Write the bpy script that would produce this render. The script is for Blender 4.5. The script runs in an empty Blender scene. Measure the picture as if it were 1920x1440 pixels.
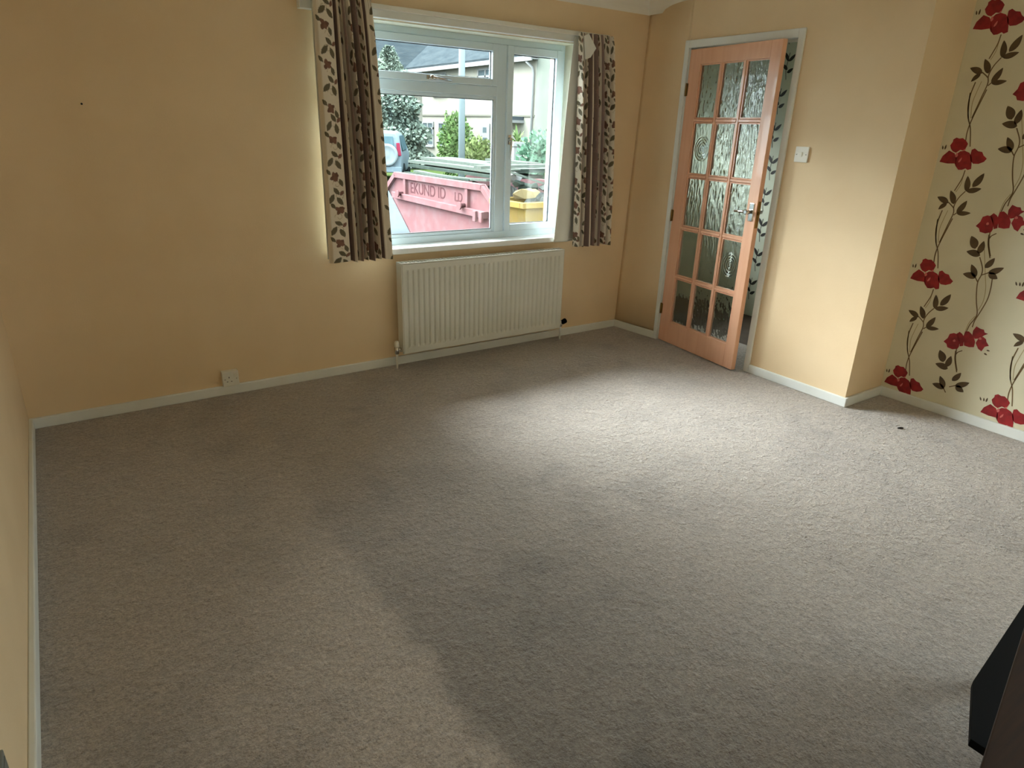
import bpy, bmesh, math, random
import numpy as np
from mathutils import Matrix, Vector, noise
random.seed(7)
rng = np.random.default_rng(11)
SC = bpy.context.scene
COL = SC.collection
PI = math.pi

# ------------------------------------------------------------------ camera
cd = bpy.data.cameras.new('camera')
cam = bpy.data.objects.new('camera', cd)
COL.objects.link(cam)
cd.sensor_width = 36.0
cd.lens = 1235.95 / 1920 * 36.0
cd.clip_start = 0.02
cd.clip_end = 300
cam.matrix_world = Matrix(((0.8274488, 0.1789669, -0.5322587, 0.275241),
                           (-0.5607154, 0.3147107, -0.7658691, -3.796673),
                           (0.0304423, 0.9321631, 0.3607564, 1.468514),
                           (0, 0, 0, 1)))
SC.camera = cam

# ------------------------------------------------------------------ world: bright overcast sky
w = bpy.data.worlds.new('overcast_sky')
SC.world = w
w.use_nodes = True
nt = w.node_tree
bg = nt.nodes['Background']
tc = nt.nodes.new('ShaderNodeTexCoord')
sx = nt.nodes.new('ShaderNodeSeparateXYZ')
mr = nt.nodes.new('ShaderNodeMapRange')
mr.inputs['From Min'].default_value = 0.0
mr.inputs['From Max'].default_value = 0.7
mr.inputs['To Min'].default_value = 6.0
mr.inputs['To Max'].default_value = 12.0
nt.links.new(tc.outputs['Generated'], sx.inputs[0])
nt.links.new(sx.outputs['Z'], mr.inputs['Value'])
nt.links.new(mr.outputs[0], bg.inputs['Strength'])
bg.inputs['Color'].default_value = (0.84, 0.94, 1.0, 1)

# soft sun behind thin cloud, coming down over the houses opposite
sl = bpy.data.lights.new('cloudy_sun', 'SUN')
sl.energy = 24.0
sl.angle = math.radians(64)
sl.color = (0.98, 0.98, 1.0)
sun = bpy.data.objects.new('cloudy_sun', sl)
COL.objects.link(sun)
sun.rotation_euler = Vector((0.60, -1.0, -1.12)).to_track_quat('-Z', 'Y').to_euler()

vs = SC.view_settings
vs.view_transform = 'Standard'
vs.look = 'None'
vs.gamma = 1
vs.use_curve_mapping = False
vs.exposure = 1.05
SC.cycles.max_bounces = 12
SC.cycles.diffuse_bounces = 7
SC.cycles.transmission_bounces = 10
SC.cycles.transparent_max_bounces = 16
SC.cycles.sample_clamp_indirect = 6.0
SC.cycles.use_denoising = True


def portal(name, loc, rot, sxx, syy):
    l = bpy.data.lights.new(name, 'AREA')
    l.shape = 'RECTANGLE'
    l.size = sxx
    l.size_y = syy
    l.cycles.is_portal = True
    o = bpy.data.objects.new(name, l)
    COL.objects.link(o)
    o.location = loc
    o.rotation_euler = rot
    return o


# ------------------------------------------------------------------ helpers
def srgb(r, g, b):
    def f(c):
        c /= 255.0
        return c / 12.92 if c <= 0.04045 else ((c + 0.055) / 1.055) ** 2.4
    return (f(r), f(g), f(b), 1)


def mat(name, col, rough=0.6, col2=None, nscale=8.0, bump=0.0, bscale=60.0, bdist=0.002,
        metal=0.0, spec=0.5, coat=0.0, sheen=0.0, detail=4.0, lo=0.35, hi=0.65, stretch=None):
    m = bpy.data.materials.new(name)
    m.use_nodes = True
    t = m.node_tree
    b = t.nodes['Principled BSDF']
    b.inputs['Base Color'].default_value = col
    b.inputs['Roughness'].default_value = rough
    b.inputs['Metallic'].default_value = metal
    b.inputs['Specular IOR Level'].default_value = spec
    b.inputs['Coat Weight'].default_value = coat
    b.inputs['Sheen Weight'].default_value = sheen
    c = t.nodes.new('ShaderNodeTexCoord')
    src = c.outputs['Object']
    if stretch:
        mp = t.nodes.new('ShaderNodeMapping')
        mp.inputs['Scale'].default_value = stretch
        t.links.new(src, mp.inputs[0])
        src = mp.outputs[0]
    if col2 is not None:
        n = t.nodes.new('ShaderNodeTexNoise')
        n.inputs['Scale'].default_value = nscale
        n.inputs['Detail'].default_value = detail
        t.links.new(src, n.inputs['Vector'])
        r = t.nodes.new('ShaderNodeValToRGB')
        r.color_ramp.elements[0].position = lo
        r.color_ramp.elements[0].color = col
        r.color_ramp.elements[1].position = hi
        r.color_ramp.elements[1].color = col2
        t.links.new(n.outputs['Fac'], r.inputs[0])
        t.links.new(r.outputs[0], b.inputs['Base Color'])
    if bump > 0:
        n2 = t.nodes.new('ShaderNodeTexNoise')
        n2.inputs['Scale'].default_value = bscale
        n2.inputs['Detail'].default_value = 3
        t.links.new(src, n2.inputs['Vector'])
        bp = t.nodes.new('ShaderNodeBump')
        bp.inputs['Strength'].default_value = bump
        bp.inputs['Distance'].default_value = bdist
        t.links.new(n2.outputs['Fac'], bp.inputs['Height'])
        t.links.new(bp.outputs[0], b.inputs['Normal'])
    return m


class MB:
    """collects geometry, then becomes ONE mesh object"""
    def __init__(s):
        s.bm = bmesh.new()
        s.mi = 0

    def face(s, pts):
        vs_ = [s.bm.verts.new(p) for p in pts]
        f = s.bm.faces.new(vs_)
        f.material_index = s.mi
        return f

    def box(s, x0, x1, y0, y1, z0, z1, M=None):
        P = [(x0, y0, z0), (x1, y0, z0), (x1, y1, z0), (x0, y1, z0),
             (x0, y0, z1), (x1, y0, z1), (x1, y1, z1), (x0, y1, z1)]
        return s.hexa(P, M)

    def hexa(s, P, M=None):
        v = [s.bm.verts.new(M @ Vector(p) if M else p) for p in P]
        for q in ((3, 2, 1, 0), (4, 5, 6, 7), (0, 1, 5, 4), (1, 2, 6, 5), (2, 3, 7, 6), (3, 0, 4, 7)):
            f = s.bm.faces.new([v[i] for i in q])
            f.material_index = s.mi
        return s

    def prism(s, pts, vec):
        """closed polygon pts (3D) extruded by vec"""
        vec = Vector(vec)
        a = [s.bm.verts.new(p) for p in pts]
        b = [s.bm.verts.new(Vector(p) + vec) for p in pts]
        n = len(pts)
        fs = [s.bm.faces.new(a[::-1]), s.bm.faces.new(b)]
        for i in range(n):
            fs.append(s.bm.faces.new((a[i], a[(i + 1) % n], b[(i + 1) % n], b[i])))
        for f in fs:
            f.material_index = s.mi
        return s

    def tube(s, path, r, n=12, cap=True):
        path = [Vector(p) for p in path]
        rings = []
        rr = r if isinstance(r, (list, tuple)) else [r] * len(path)
        up0 = None
        for i, p in enumerate(path):
            d = (path[min(i + 1, len(path) - 1)] - path[max(i - 1, 0)]).normalized()
            if up0 is None:
                up0 = Vector((0, 0, 1)) if abs(d.z) < .9 else Vector((1, 0, 0))
            a = d.cross(up0).normalized()
            b = a.cross(d).normalized()
            up0 = b
            rings.append([s.bm.verts.new(p + rr[i] * (math.cos(t) * a + math.sin(t) * b))
                          for t in [2 * PI * k / n for k in range(n)]])
        for i in range(len(rings) - 1):
            for k in range(n):
                f = s.bm.faces.new((rings[i][k], rings[i][(k + 1) % n], rings[i + 1][(k + 1) % n], rings[i + 1][k]))
                f.material_index = s.mi
                f.smooth = True
        if cap:
            for f in (s.bm.faces.new(rings[0][::-1]), s.bm.faces.new(rings[-1])):
                f.material_index = s.mi
        return s

    def lathe(s, prof, org, axis, n=24):
        """prof [(r,h)] around axis from org"""
        ax = Vector(axis).normalized()
        a = ax.orthogonal().normalized()
        b = ax.cross(a)
        org = Vector(org)
        rings = []
        for r, h in prof:
            rings.append([s.bm.verts.new(org + ax * h + max(r, 1e-4) * (math.cos(t) * a + math.sin(t) * b))
                          for t in [2 * PI * k / n for k in range(n)]])
        for i in range(len(rings) - 1):
            for k in range(n):
                f = s.bm.faces.new((rings[i][k], rings[i][(k + 1) % n], rings[i + 1][(k + 1) % n], rings[i + 1][k]))
                f.material_index = s.mi
                f.smooth = True
        for f in (s.bm.faces.new(rings[0][::-1]), s.bm.faces.new(rings[-1])):
            f.material_index = s.mi
        return s

    def build(s, name, mats, parent=None, bevel=0.0, offset=None, fixn=True):
        bm = s.bm
        if fixn:
            bmesh.ops.recalc_face_normals(bm, faces=bm.faces)
        if offset is not None:
            bmesh.ops.translate(bm, verts=bm.verts, vec=offset)
        me = bpy.data.meshes.new(name)
        bm.to_mesh(me)
        bm.free()
        if not isinstance(mats, (list, tuple)):
            mats = [mats]
        for m in mats:
            me.materials.append(m)
        o = bpy.data.objects.new(name, me)
        COL.objects.link(o)
        if parent is not None:
            o.parent = parent
        if bevel > 0:
            md = o.modifiers.new('bevel', 'BEVEL')
            md.width = bevel
            md.segments = 2
            md.limit_method = 'ANGLE'
            md.angle_limit = math.radians(40)
        return o


def tag(o, label=None, cat=None, group=None, kind=None):
    if label: o['label'] = label
    if cat: o['category'] = cat
    if group: o['group'] = group
    if kind: o['kind'] = kind
    return o


def empty(name, loc, rz=0.0):
    o = bpy.data.objects.new(name, None)
    o.empty_display_size = 0.1
    COL.objects.link(o)
    o.location = loc
    o.rotation_euler = (0, 0, rz)
    return o


def NEG(p):
    return (-p[0], -p[1], -p[2])


def box(*a):
    return MB().box(*a)


# ------------------------------------------------------------------ materials
M_cream = mat('cream_wall_paint', srgb(232, 208, 171), 0.75, srgb(228, 203, 165), 3.0, bump=0.35, bscale=140, bdist=0.0016, spec=0.3)
M_white = mat('white_gloss_paint', srgb(230, 233, 230), 0.35, srgb(224, 227, 222), 6, bump=0.06, bscale=30)
M_ceil = mat('white_ceiling_paint', srgb(235, 233, 224), 0.85, bump=0.2, bscale=150)
M_upvc = mat('white_window_plastic', srgb(216, 234, 244), 0.25, srgb(212, 231, 241), 5)
M_sill = mat('white_sill', srgb(240, 242, 240), 0.25)
M_reveal = mat('white_reveal_plaster', srgb(226, 226, 208), 0.7, bump=0.2, bscale=120)
M_gasket = mat('dark_rubber_gasket', srgb(60, 66, 68), 0.6)
M_chrome = mat('chrome', (0.62, 0.60, 0.57, 1), 0.12, metal=1.0)
M_brass = mat('brass_hinge', srgb(150, 120, 70), 0.35, metal=1.0)
M_rad = mat('cream_radiator_enamel', srgb(216, 216, 206), 0.38, srgb(210, 210, 198), 4)
M_plast = mat('white_switch_plastic', srgb(232, 230, 218), 0.3)
M_dark = mat('dark_slot', srgb(30, 26, 22), 0.6)
M_black = mat('black_laminate', srgb(8, 7, 7), 0.7, spec=0.1)
M_brown = mat('dark_brown_wood', srgb(58, 32, 12), 0.6, srgb(42, 22, 8), 6, stretch=(1, 14, 14), spec=0.3)
M_door = mat('salmon_door_wood', srgb(232, 182, 150), 0.28, srgb(226, 172, 140), 3, stretch=(9, 9, 0.8), coat=0.25)
M_grey = mat('grey_plastic', srgb(120, 122, 116), 0.5)


def window_glass():
    m = bpy.data.materials.new('clear_window_glass')
    m.use_nodes = True
    t = m.node_tree
    t.nodes.clear()
    o = t.nodes.new('ShaderNodeOutputMaterial')
    mx = t.nodes.new('ShaderNodeMixShader')
    tr = t.nodes.new('ShaderNodeBsdfTransparent')
    tr.inputs[0].default_value = (0.94, 0.97, 0.96, 1)
    gl = t.nodes.new('ShaderNodeBsdfGlossy')
    gl.inputs['Roughness'].default_value = 0.02
    fr = t.nodes.new('ShaderNodeFresnel')
    fr.inputs[0].default_value = 1.35
    t.links.new(fr.outputs[0], mx.inputs[0])
    t.links.new(tr.outputs[0], mx.inputs[1])
    t.links.new(gl.outputs[0], mx.inputs[2])
    t.links.new(mx.outputs[0], o.inputs[0])
    return m


M_glass = window_glass()


def textured_glass():
    m = bpy.data.materials.new('textured_door_glass')
    m.use_nodes = True
    b = m.node_tree.nodes['Principled BSDF']
    b.inputs['Base Color'].default_value = (0.86, 0.92, 0.90, 1)
    b.inputs['Roughness'].default_value = 0.03
    b.inputs['Transmission Weight'].default_value = 1.0
    b.inputs['IOR'].default_value = 1.5
    return m


M_tglass = textured_glass()


def math_node(t, op, a, b=None, c=None, clamp=False):
    n = t.nodes.new('ShaderNodeMath')
    n.operation = op
    n.use_clamp = clamp
    for i, v in enumerate((a, b, c)):
        if v is None: continue
        if isinstance(v, (int, float)):
            n.inputs[i].default_value = v
        else:
            t.links.new(v, n.inputs[i])
    return n.outputs[0]


def smooth(t, v, lo, hi):
    n = t.nodes.new('ShaderNodeMapRange')
    n.interpolation_type = 'SMOOTHSTEP'
    n.inputs['From Min'].default_value = lo
    n.inputs['From Max'].default_value = hi
    t.links.new(v, n.inputs['Value'])
    return n.outputs[0]


def carpet():
    m = bpy.data.materials.new('beige_twist_pile_carpet')
    m.use_nodes = True
    t = m.node_tree
    L = t.links.new
    b = t.nodes['Principled BSDF']
    b.inputs['Roughness'].default_value = 0.9
    b.inputs['Specular IOR Level'].default_value = 0.25
    b.inputs['Sheen Weight'].default_value = 0.55
    b.inputs['Sheen Roughness'].default_value = 0.45
    b.inputs['Sheen Tint'].default_value = (0.95, 0.97, 1, 1)
    c = t.nodes.new('ShaderNodeTexCoord').outputs['Object']

    def nz(scale, det=3, rough=0.55, vec=c):
        n = t.nodes.new('ShaderNodeTexNoise')
        n.inputs['Scale'].default_value = scale
        n.inputs['Detail'].default_value = det
        n.inputs['Roughness'].default_value = rough
        L(vec, n.inputs['Vector'])
        return n.outputs['Fac']
    fine = nz(150, 5, 0.8)
    mid = nz(60, 4, 0.7)
    big = nz(1.7, 4)
    blot = nz(5.0, 3)
    r = t.nodes.new('ShaderNodeValToRGB')
    r.color_ramp.elements[0].position = 0.36
    r.color_ramp.elements[0].color = srgb(122, 108, 97)
    r.color_ramp.elements[1].position = 0.66
    r.color_ramp.elements[1].color = srgb(222, 209, 194)
    f = math_node(t, 'ADD', math_node(t, 'MULTIPLY', fine, 0.6), math_node(t, 'MULTIPLY', mid, 0.4))
    L(f, r.inputs[0])
    # worn / soiled areas (fixed to the floor)
    s = t.nodes.new('ShaderNodeSeparateXYZ')
    L(c, s.inputs[0])
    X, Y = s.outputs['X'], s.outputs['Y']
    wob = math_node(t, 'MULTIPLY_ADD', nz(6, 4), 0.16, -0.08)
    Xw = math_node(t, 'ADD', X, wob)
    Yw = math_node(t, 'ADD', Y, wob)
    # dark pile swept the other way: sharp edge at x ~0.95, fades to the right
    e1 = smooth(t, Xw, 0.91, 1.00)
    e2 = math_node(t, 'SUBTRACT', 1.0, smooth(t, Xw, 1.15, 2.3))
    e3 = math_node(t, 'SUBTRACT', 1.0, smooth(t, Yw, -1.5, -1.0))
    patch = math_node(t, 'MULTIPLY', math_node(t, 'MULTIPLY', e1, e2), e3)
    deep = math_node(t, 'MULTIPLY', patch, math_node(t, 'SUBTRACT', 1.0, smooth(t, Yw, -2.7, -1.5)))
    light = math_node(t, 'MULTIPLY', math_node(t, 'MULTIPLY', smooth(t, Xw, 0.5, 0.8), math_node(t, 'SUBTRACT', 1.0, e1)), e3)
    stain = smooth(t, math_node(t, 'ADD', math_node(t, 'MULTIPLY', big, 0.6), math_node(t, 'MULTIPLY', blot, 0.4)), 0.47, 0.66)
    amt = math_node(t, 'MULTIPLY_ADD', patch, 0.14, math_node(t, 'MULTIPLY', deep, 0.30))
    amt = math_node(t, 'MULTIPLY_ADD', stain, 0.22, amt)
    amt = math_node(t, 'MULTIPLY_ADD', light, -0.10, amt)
    amt = math_node(t, 'MULTIPLY_ADD', math_node(t, 'SUBTRACT', nz(13, 4, 0.7), 0.5), 0.45, amt)
    val = math_node(t, 'SUBTRACT', 1.04, amt)
    mx = t.nodes.new('ShaderNodeVectorMath')
    mx.operation = 'SCALE'
    L(r.outputs[0], mx.inputs[0])
    L(val, mx.inputs['Scale'])
    L(mx.outputs[0], b.inputs['Base Color'])
    vo = t.nodes.new('ShaderNodeTexVoronoi')
    vo.inputs['Scale'].default_value = 9.0
    L(c, vo.inputs['Vector'])
    pits = math_node(t, 'MULTIPLY', math_node(t, 'SUBTRACT', 1.0, smooth(t, vo.outputs['Distance'], 0.04, 0.13)), smooth(t, nz(3.1, 2), 0.56, 0.66))
    clump = smooth(t, nz(24, 4, 0.65), 0.42, 0.68)
    hb = math_node(t, 'ADD', math_node(t, 'MULTIPLY', fine, 0.5), math_node(t, 'ADD', math_node(t, 'MULTIPLY', mid, 0.6), math_node(t, 'MULTIPLY', nz(16, 3), 0.5)))
    hb = math_node(t, 'ADD', hb, math_node(t, 'MULTIPLY', clump, 0.55))
    hb = math_node(t, 'SUBTRACT', hb, math_node(t, 'MULTIPLY', pits, 0.9))
    bp = t.nodes.new('ShaderNodeBump')
    bp.inputs['Strength'].default_value = 1.0
    bp.inputs['Distance'].default_value = 0.012
    L(hb, bp.inputs['Height'])
    L(bp.outputs[0], b.inputs['Normal'])
    return m


M_carpet = carpet()
M_hallfloor = mat('dark_brown_hall_floor', srgb(74, 58, 44), 0.6, srgb(60, 46, 34), 8)
M_hallwall = mat('pale_sage_hall_wallpaper', srgb(196, 202, 184), 0.8)
M_paper = mat('cream_wallpaper', srgb(216, 209, 182), 0.7, srgb(211, 204, 176), 4, bump=0.15, bscale=120, bdist=0.001)
M_pred = mat('printed_red_petals', srgb(158, 26, 30), 0.55, srgb(126, 14, 20), 30)
M_pleaf = mat('printed_brown_leaves', srgb(92, 72, 42), 0.6, srgb(78, 60, 34), 30)
M_pstem = mat('printed_brown_stems', srgb(112, 88, 52), 0.6)
M_pfaint = mat('printed_faint_stems', srgb(168, 152, 108), 0.6)
M_ppink = mat('printed_pink_petal_hearts', srgb(206, 110, 104), 0.6)
M_hblack = mat('printed_black_leaves', srgb(32, 30, 24), 0.6)

# ------------------------------------------------------------------ room shell
W = 3.949            # inner face of the door wall
ZC = 2.335           # ceiling
WX0, WX1, WZ0, WZ1 = 1.60, 3.345, 0.745, 2.005   # window opening
YR = -5.2            # rear wall behind the camera
XR = 4.345           # papered wall of the recess
YK = -1.95           # where the recess begins

f = box(-0.1, XR + 0.1, YR - 0.1, 0.0, -0.08, 0.0).build('floor', M_carpet)
tag(f, 'beige brown twist pile carpet, worn and soiled in patches', 'carpet', kind='structure')

m = MB()
m.box(-0.1, WX0, 0, 0.28, -0.6, 2.7)
m.box(WX1, 4.05, 0, 0.28, -0.6, 2.7)
m.box(WX0, WX1, 0, 0.28, -0.6, WZ0)
m.box(WX0, WX1, 0, 0.28, WZ1, 2.7)
tag(m.build('wall_back', M_cream), 'cream wall around the window', 'wall', kind='structure')
tag(box(-0.12, 0.0, YR, 0.28, -0.1, 2.7).build('wall_left', M_cream), 'cream wall at the left edge', 'wall', kind='structure')

# door wall: slightly out of true near the window corner
DY0, DY1, DZ = -0.432, -1.255, 2.012     # structural opening
m = MB()
NS = 14
g_ = []
for i in range(NS + 1):
    t = i / NS
    k_ = (1 - t) ** 2
    g_.append([m.bm.verts.new((W + k_ * (-0.044 + 0.088 * j / 6), DY0 * t, 2.4 * j / 6)) for j in range(7)])
bk_ = [[m.bm.verts.new((4.06, y_, z_)) for z_ in (0, 2.4)] for y_ in (0, DY0)]
for i in range(NS):
    for j in range(6):
        fc_ = m.bm.faces.new((g_[i][j], g_[i + 1][j], g_[i + 1][j + 1], g_[i][j + 1]))
        fc_.smooth = True
m.bm.faces.new(g_[0] + bk_[0][::-1])
m.bm.faces.new((g_[-1] + bk_[1][::-1])[::-1])
m.bm.faces.new((bk_[0][0], bk_[0][1], bk_[1][1], bk_[1][0]))
m.bm.faces.new([g_[i][6] for i in range(NS + 1)] + [bk_[1][1], bk_[0][1]])
m.bm.faces.new(([g_[i][0] for i in range(NS + 1)] + [bk_[1][0], bk_[0][0]])[::-1])
m.box(W, 4.06, DY1, DY0, DZ, 2.4)
m.box(W, 4.06, YK, DY1, 0, 2.4)
tag(m.build('wall_right', M_cream), 'cream wall with the glazed door', 'wall', kind='structure')
tag(box(4.06, XR + 0.1, YK, YK + 0.1, 0, 2.4).build('wall_return', M_cream), 'narrow cream return of the recess', 'wall', kind='structure')

tag(box(-0.12, XR + 0.1, YR - 0.2, YR, -0.1, 2.7).build('wall_rear', M_cream), 'cream wall behind the viewer', 'wall', kind='structure')
GY0, GY1 = -5.05, -4.15      # garden door opening in the recess wall, behind the viewer
m = MB()
for a in ((GY0, GY0 + .06, 0, 2.05), (GY1 - .06, GY1, 0, 2.05), (GY0 + .06, GY1 - .06, 1.99, 2.05), (GY0 + .06, GY1 - .06, 0.0, 0.08)):
    m.box(XR + 0.03, XR + 0.08, a[0], a[1], a[2], a[3])
gd = m.build('window_2', M_upvc)
tag(gd, 'white framed glazed garden door', 'window', kind='structure')
box(XR + .052, XR + .058, GY0 + .06, GY1 - .06, 0.08, 1.99).build('glass_pane', M_glass, gd)

tag(box(-0.12, XR + 0.1, YR - 0.25, 0.28, ZC, ZC + 0.1).build('ceiling', M_ceil), 'white ceiling', 'ceiling', kind='structure')


def coving(name, a, b, n, ex):
    """a->b along the wall top, n = direction into the room"""
    a, b, n = Vector(a), Vector(b), Vector(n)
    m = MB()
    r = 0.10
    pts = [a + Vector((0, 0, r)), a]
    for i in range(9):
        t = i / 8 * PI / 2
        # concave quarter
        pts.append(a + n * (r * (1 - math.cos(t)) * 0.96 + 0.004) + Vector((0, 0, r * math.sin(t) * 0.96)))
    pts.append(a + n * r + Vector((0, 0, r)))
    m.prism(pts, b - a)
    return tag(m.build(name, M_ceil), ex, 'coving', kind='structure')


coving('trim_1', (0, 0, ZC - 0.1), (3.99, 0, ZC - 0.1), (0, -1, 0), 'white coving above the window wall')
coving('trim_2', (3.972, 0, ZC - 0.1), (W, YK, ZC - 0.1), (-1, 0, 0), 'white coving above the door wall')
coving('trim_3', (0, 0, ZC - 0.1), (0, YR, ZC - 0.1), (1, 0, 0), 'white coving above the left wall')

# skirting boards
SH = 0.056


def skirting(name, pts, ex):
    """pts: wall line then room line quad in plan"""
    m = MB()
    (a, b, c, d) = pts
    z = SH
    m.hexa([(a[0], a[1], 0), (b[0], b[1], 0), (c[0], c[1], 0), (d[0], d[1], 0),
            (a[0], a[1], z), (b[0], b[1], z), (c[0], c[1], z), (d[0], d[1], z)])
    return tag(m.build(name, M_white, bevel=0.004), ex, 'skirting board', kind='structure')


T = 0.018
skirting('baseboard_back', [(0, 0), (0, -T), (3.89, -T), (3.907, 0)], 'white skirting board under the window wall')
skirting('baseboard_left', [(0, -T), (0, YR), (T, YR), (T, -T)], 'white skirting board along the left wall')
skirting('baseboard_right', [(3.905, -0.002), (3.889, -0.002), (W - T, -0.41), (W - 0.001, -0.41)], 'short white skirting board between corner and door')
skirting('baseboard_door', [(W - T, -1.285), (W, -1.285), (W, YK - T), (W - T, YK - T)], 'bright white skirting board right of the door')
skirting('baseboard_return', [(W, YK), (W, YK - T), (XR - T, YK - T), (XR - T, YK)], 'skirting board on the recess return')
skirting('baseboard_recess', [(XR, YK), (XR - T, YK), (XR - T, GY1), (XR, GY1)], 'cream skirting board under the floral wallpaper')

# ------------------------------------------------------------------ floral papered wall
ppx = XR


def blade(m, p0, p1, hw, bend=0.15, x=0.0):
    """pointed leaf polygon in the (y,z) plane"""
    p0, p1 = np.array(p0, float), np.array(p1, float)
    d = p1 - p0
    n = np.array([-d[1], d[0]]) / (np.linalg.norm(d) + 1e-9)
    L_, R_ = [], []
    for t in np.linspace(0, 1, 11):
        wv = hw * (math.sin(PI * t ** 0.8) ** 0.8 if 0 < t < 1 else 0)
        c = p0 + d * t + n * bend * hw * math.sin(PI * t)
        L_.append(c + n * wv)
        R_.append(c - n * wv)
    poly = L_ + R_[::-1][1:-1]
    m.face([(x, q[0], q[1]) for q in poly])


def ribbon(m, pts, wd, x=0.0):
    pts = [np.array(p, float) for p in pts]
    # Catmull-Rom
    P = []
    ext = [2 * pts[0] - pts[1]] + pts + [2 * pts[-1] - pts[-2]]
    for i in range(1, len(ext) - 2):
        for k in range(6):
            t = k / 6
            a, b, c, d = ext[i - 1:i + 3]
            P.append(0.5 * (2 * b + (c - a) * t + (2 * a - 5 * b + 4 * c - d) * t * t + (3 * b - a - 3 * c + d) * t ** 3))
    P.append(pts[-1])
    Ls, Rs = [], []
    for i, p in enumerate(P):
        d = P[min(i + 1, len(P) - 1)] - P[max(i - 1, 0)]
        n = np.array([-d[1], d[0]]) / (np.linalg.norm(d) + 1e-9) * wd / 2
        Ls.append(p + n)
        Rs.append(p - n)
    for i in range(len(P) - 1):
        m.face([(x, *Ls[i]), (x, *Ls[i + 1]), (x, *Rs[i + 1]), (x, *Rs[i])])


MOT_A = {'flower': [[(-1.9648, 0.7279), (-1.9738, 0.7589), (-1.9994, 0.7878), (-2.0303, 0.7743), (-2.0453, 0.7507), (-2.0539, 0.7066), (-2.0428, 0.7237), (-2.0063, 0.7214)], [(-2.0065, 0.7963), (-1.9985, 0.8141), (-2.0069, 0.8323), (-2.0063, 0.8441), (-2.02, 0.8535), (-2.0347, 0.8489), (-2.052, 0.8518), (-2.071, 0.8386), (-2.0835, 0.8244), (-2.0804, 0.8097), (-2.0742, 0.7896), (-2.0531, 0.7929), (-2.0363, 0.7778), (-2.0187, 0.7842)], [(-2.0386, 0.7687), (-2.0548, 0.786), (-2.0764, 0.79), (-2.1011, 0.7804), (-2.1173, 0.7599), (-2.1264, 0.7237), (-2.1299, 0.7006), (-2.1135, 0.6947), (-2.1027, 0.7021), (-2.0867, 0.694), (-2.0688, 0.6927), (-2.0491, 0.7129)], [(-2.1087, 0.7677), (-2.1083, 0.7959), (-2.1219, 0.8031), (-2.1405, 0.7902), (-2.1609, 0.787), (-2.1716, 0.7704), (-2.1905, 0.7554), (-2.1816, 0.7395), (-2.1584, 0.7278), (-2.1321, 0.7272), (-2.1176, 0.7409)]], 'stem': [[(-2.1028, 0.6925), (-2.098, 0.648), (-2.077, 0.5846)], [(-2.1312, 0.5873), (-2.1112, 0.5581), (-2.0996, 0.5306), (-2.095, 0.5021), (-2.101, 0.4685), (-2.0885, 0.4045), (-2.0695, 0.3065)], [(-2.0617, 0.5238), (-2.0818, 0.5087), (-2.0949, 0.497)], [(-2.1163, 0.4725), (-2.1042, 0.4593)], [(-2.042, 0.4787), (-2.0334, 0.4153), (-2.0372, 0.3596), (-2.0536, 0.3019)], [(-2.0302, 0.4288), (-2.0377, 0.369), (-2.0502, 0.3103), (-2.0752, 0.2549), (-2.0966, 0.1666)], [(-2.1038, 0.4421), (-2.072, 0.3041), (-2.0645, 0.239), (-2.0679, 0.1956)]], 'faint': [[(-2.0699, 0.4807), (-2.0593, 0.4273), (-2.053, 0.3743), (-2.0641, 0.3049)], [(-2.1004, 0.6751), (-2.1, 0.6217), (-2.0853, 0.5791)]], 'leaf': [((-2.1361, 0.586), (-2.123, 0.6655), 0.0149), ((-2.1591, 0.6108), (-2.1978, 0.684), 0.0167), ((-2.1355, 0.5883), (-2.2042, 0.6068), 0.014), ((-2.0916, 0.5162), (-2.0583, 0.5852), 0.0154), ((-2.0628, 0.5191), (-1.9992, 0.5465), 0.0149), ((-2.0562, 0.5175), (-2.02, 0.4807), 0.0112), ((-2.1163, 0.4725), (-2.1518, 0.5409), 0.0149), ((-2.1165, 0.4715), (-2.1852, 0.4794), 0.0121)], 'bud': [((-1.9517, 0.7913), (-1.9421, 0.8114), 0.0037), ((-1.9658, 0.7914), (-1.9608, 0.8122), 0.0037), ((-1.9763, 0.7909), (-1.9781, 0.8177), 0.0042)], 'pink': [((-2.042, 0.7549), (-2.0407, 0.7786), 0.0065), ((-2.0693, 0.7911), (-2.0784, 0.7999), 0.0037), ((-2.0597, 0.7295), (-2.0713, 0.7557), 0.0047)]}
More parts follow.
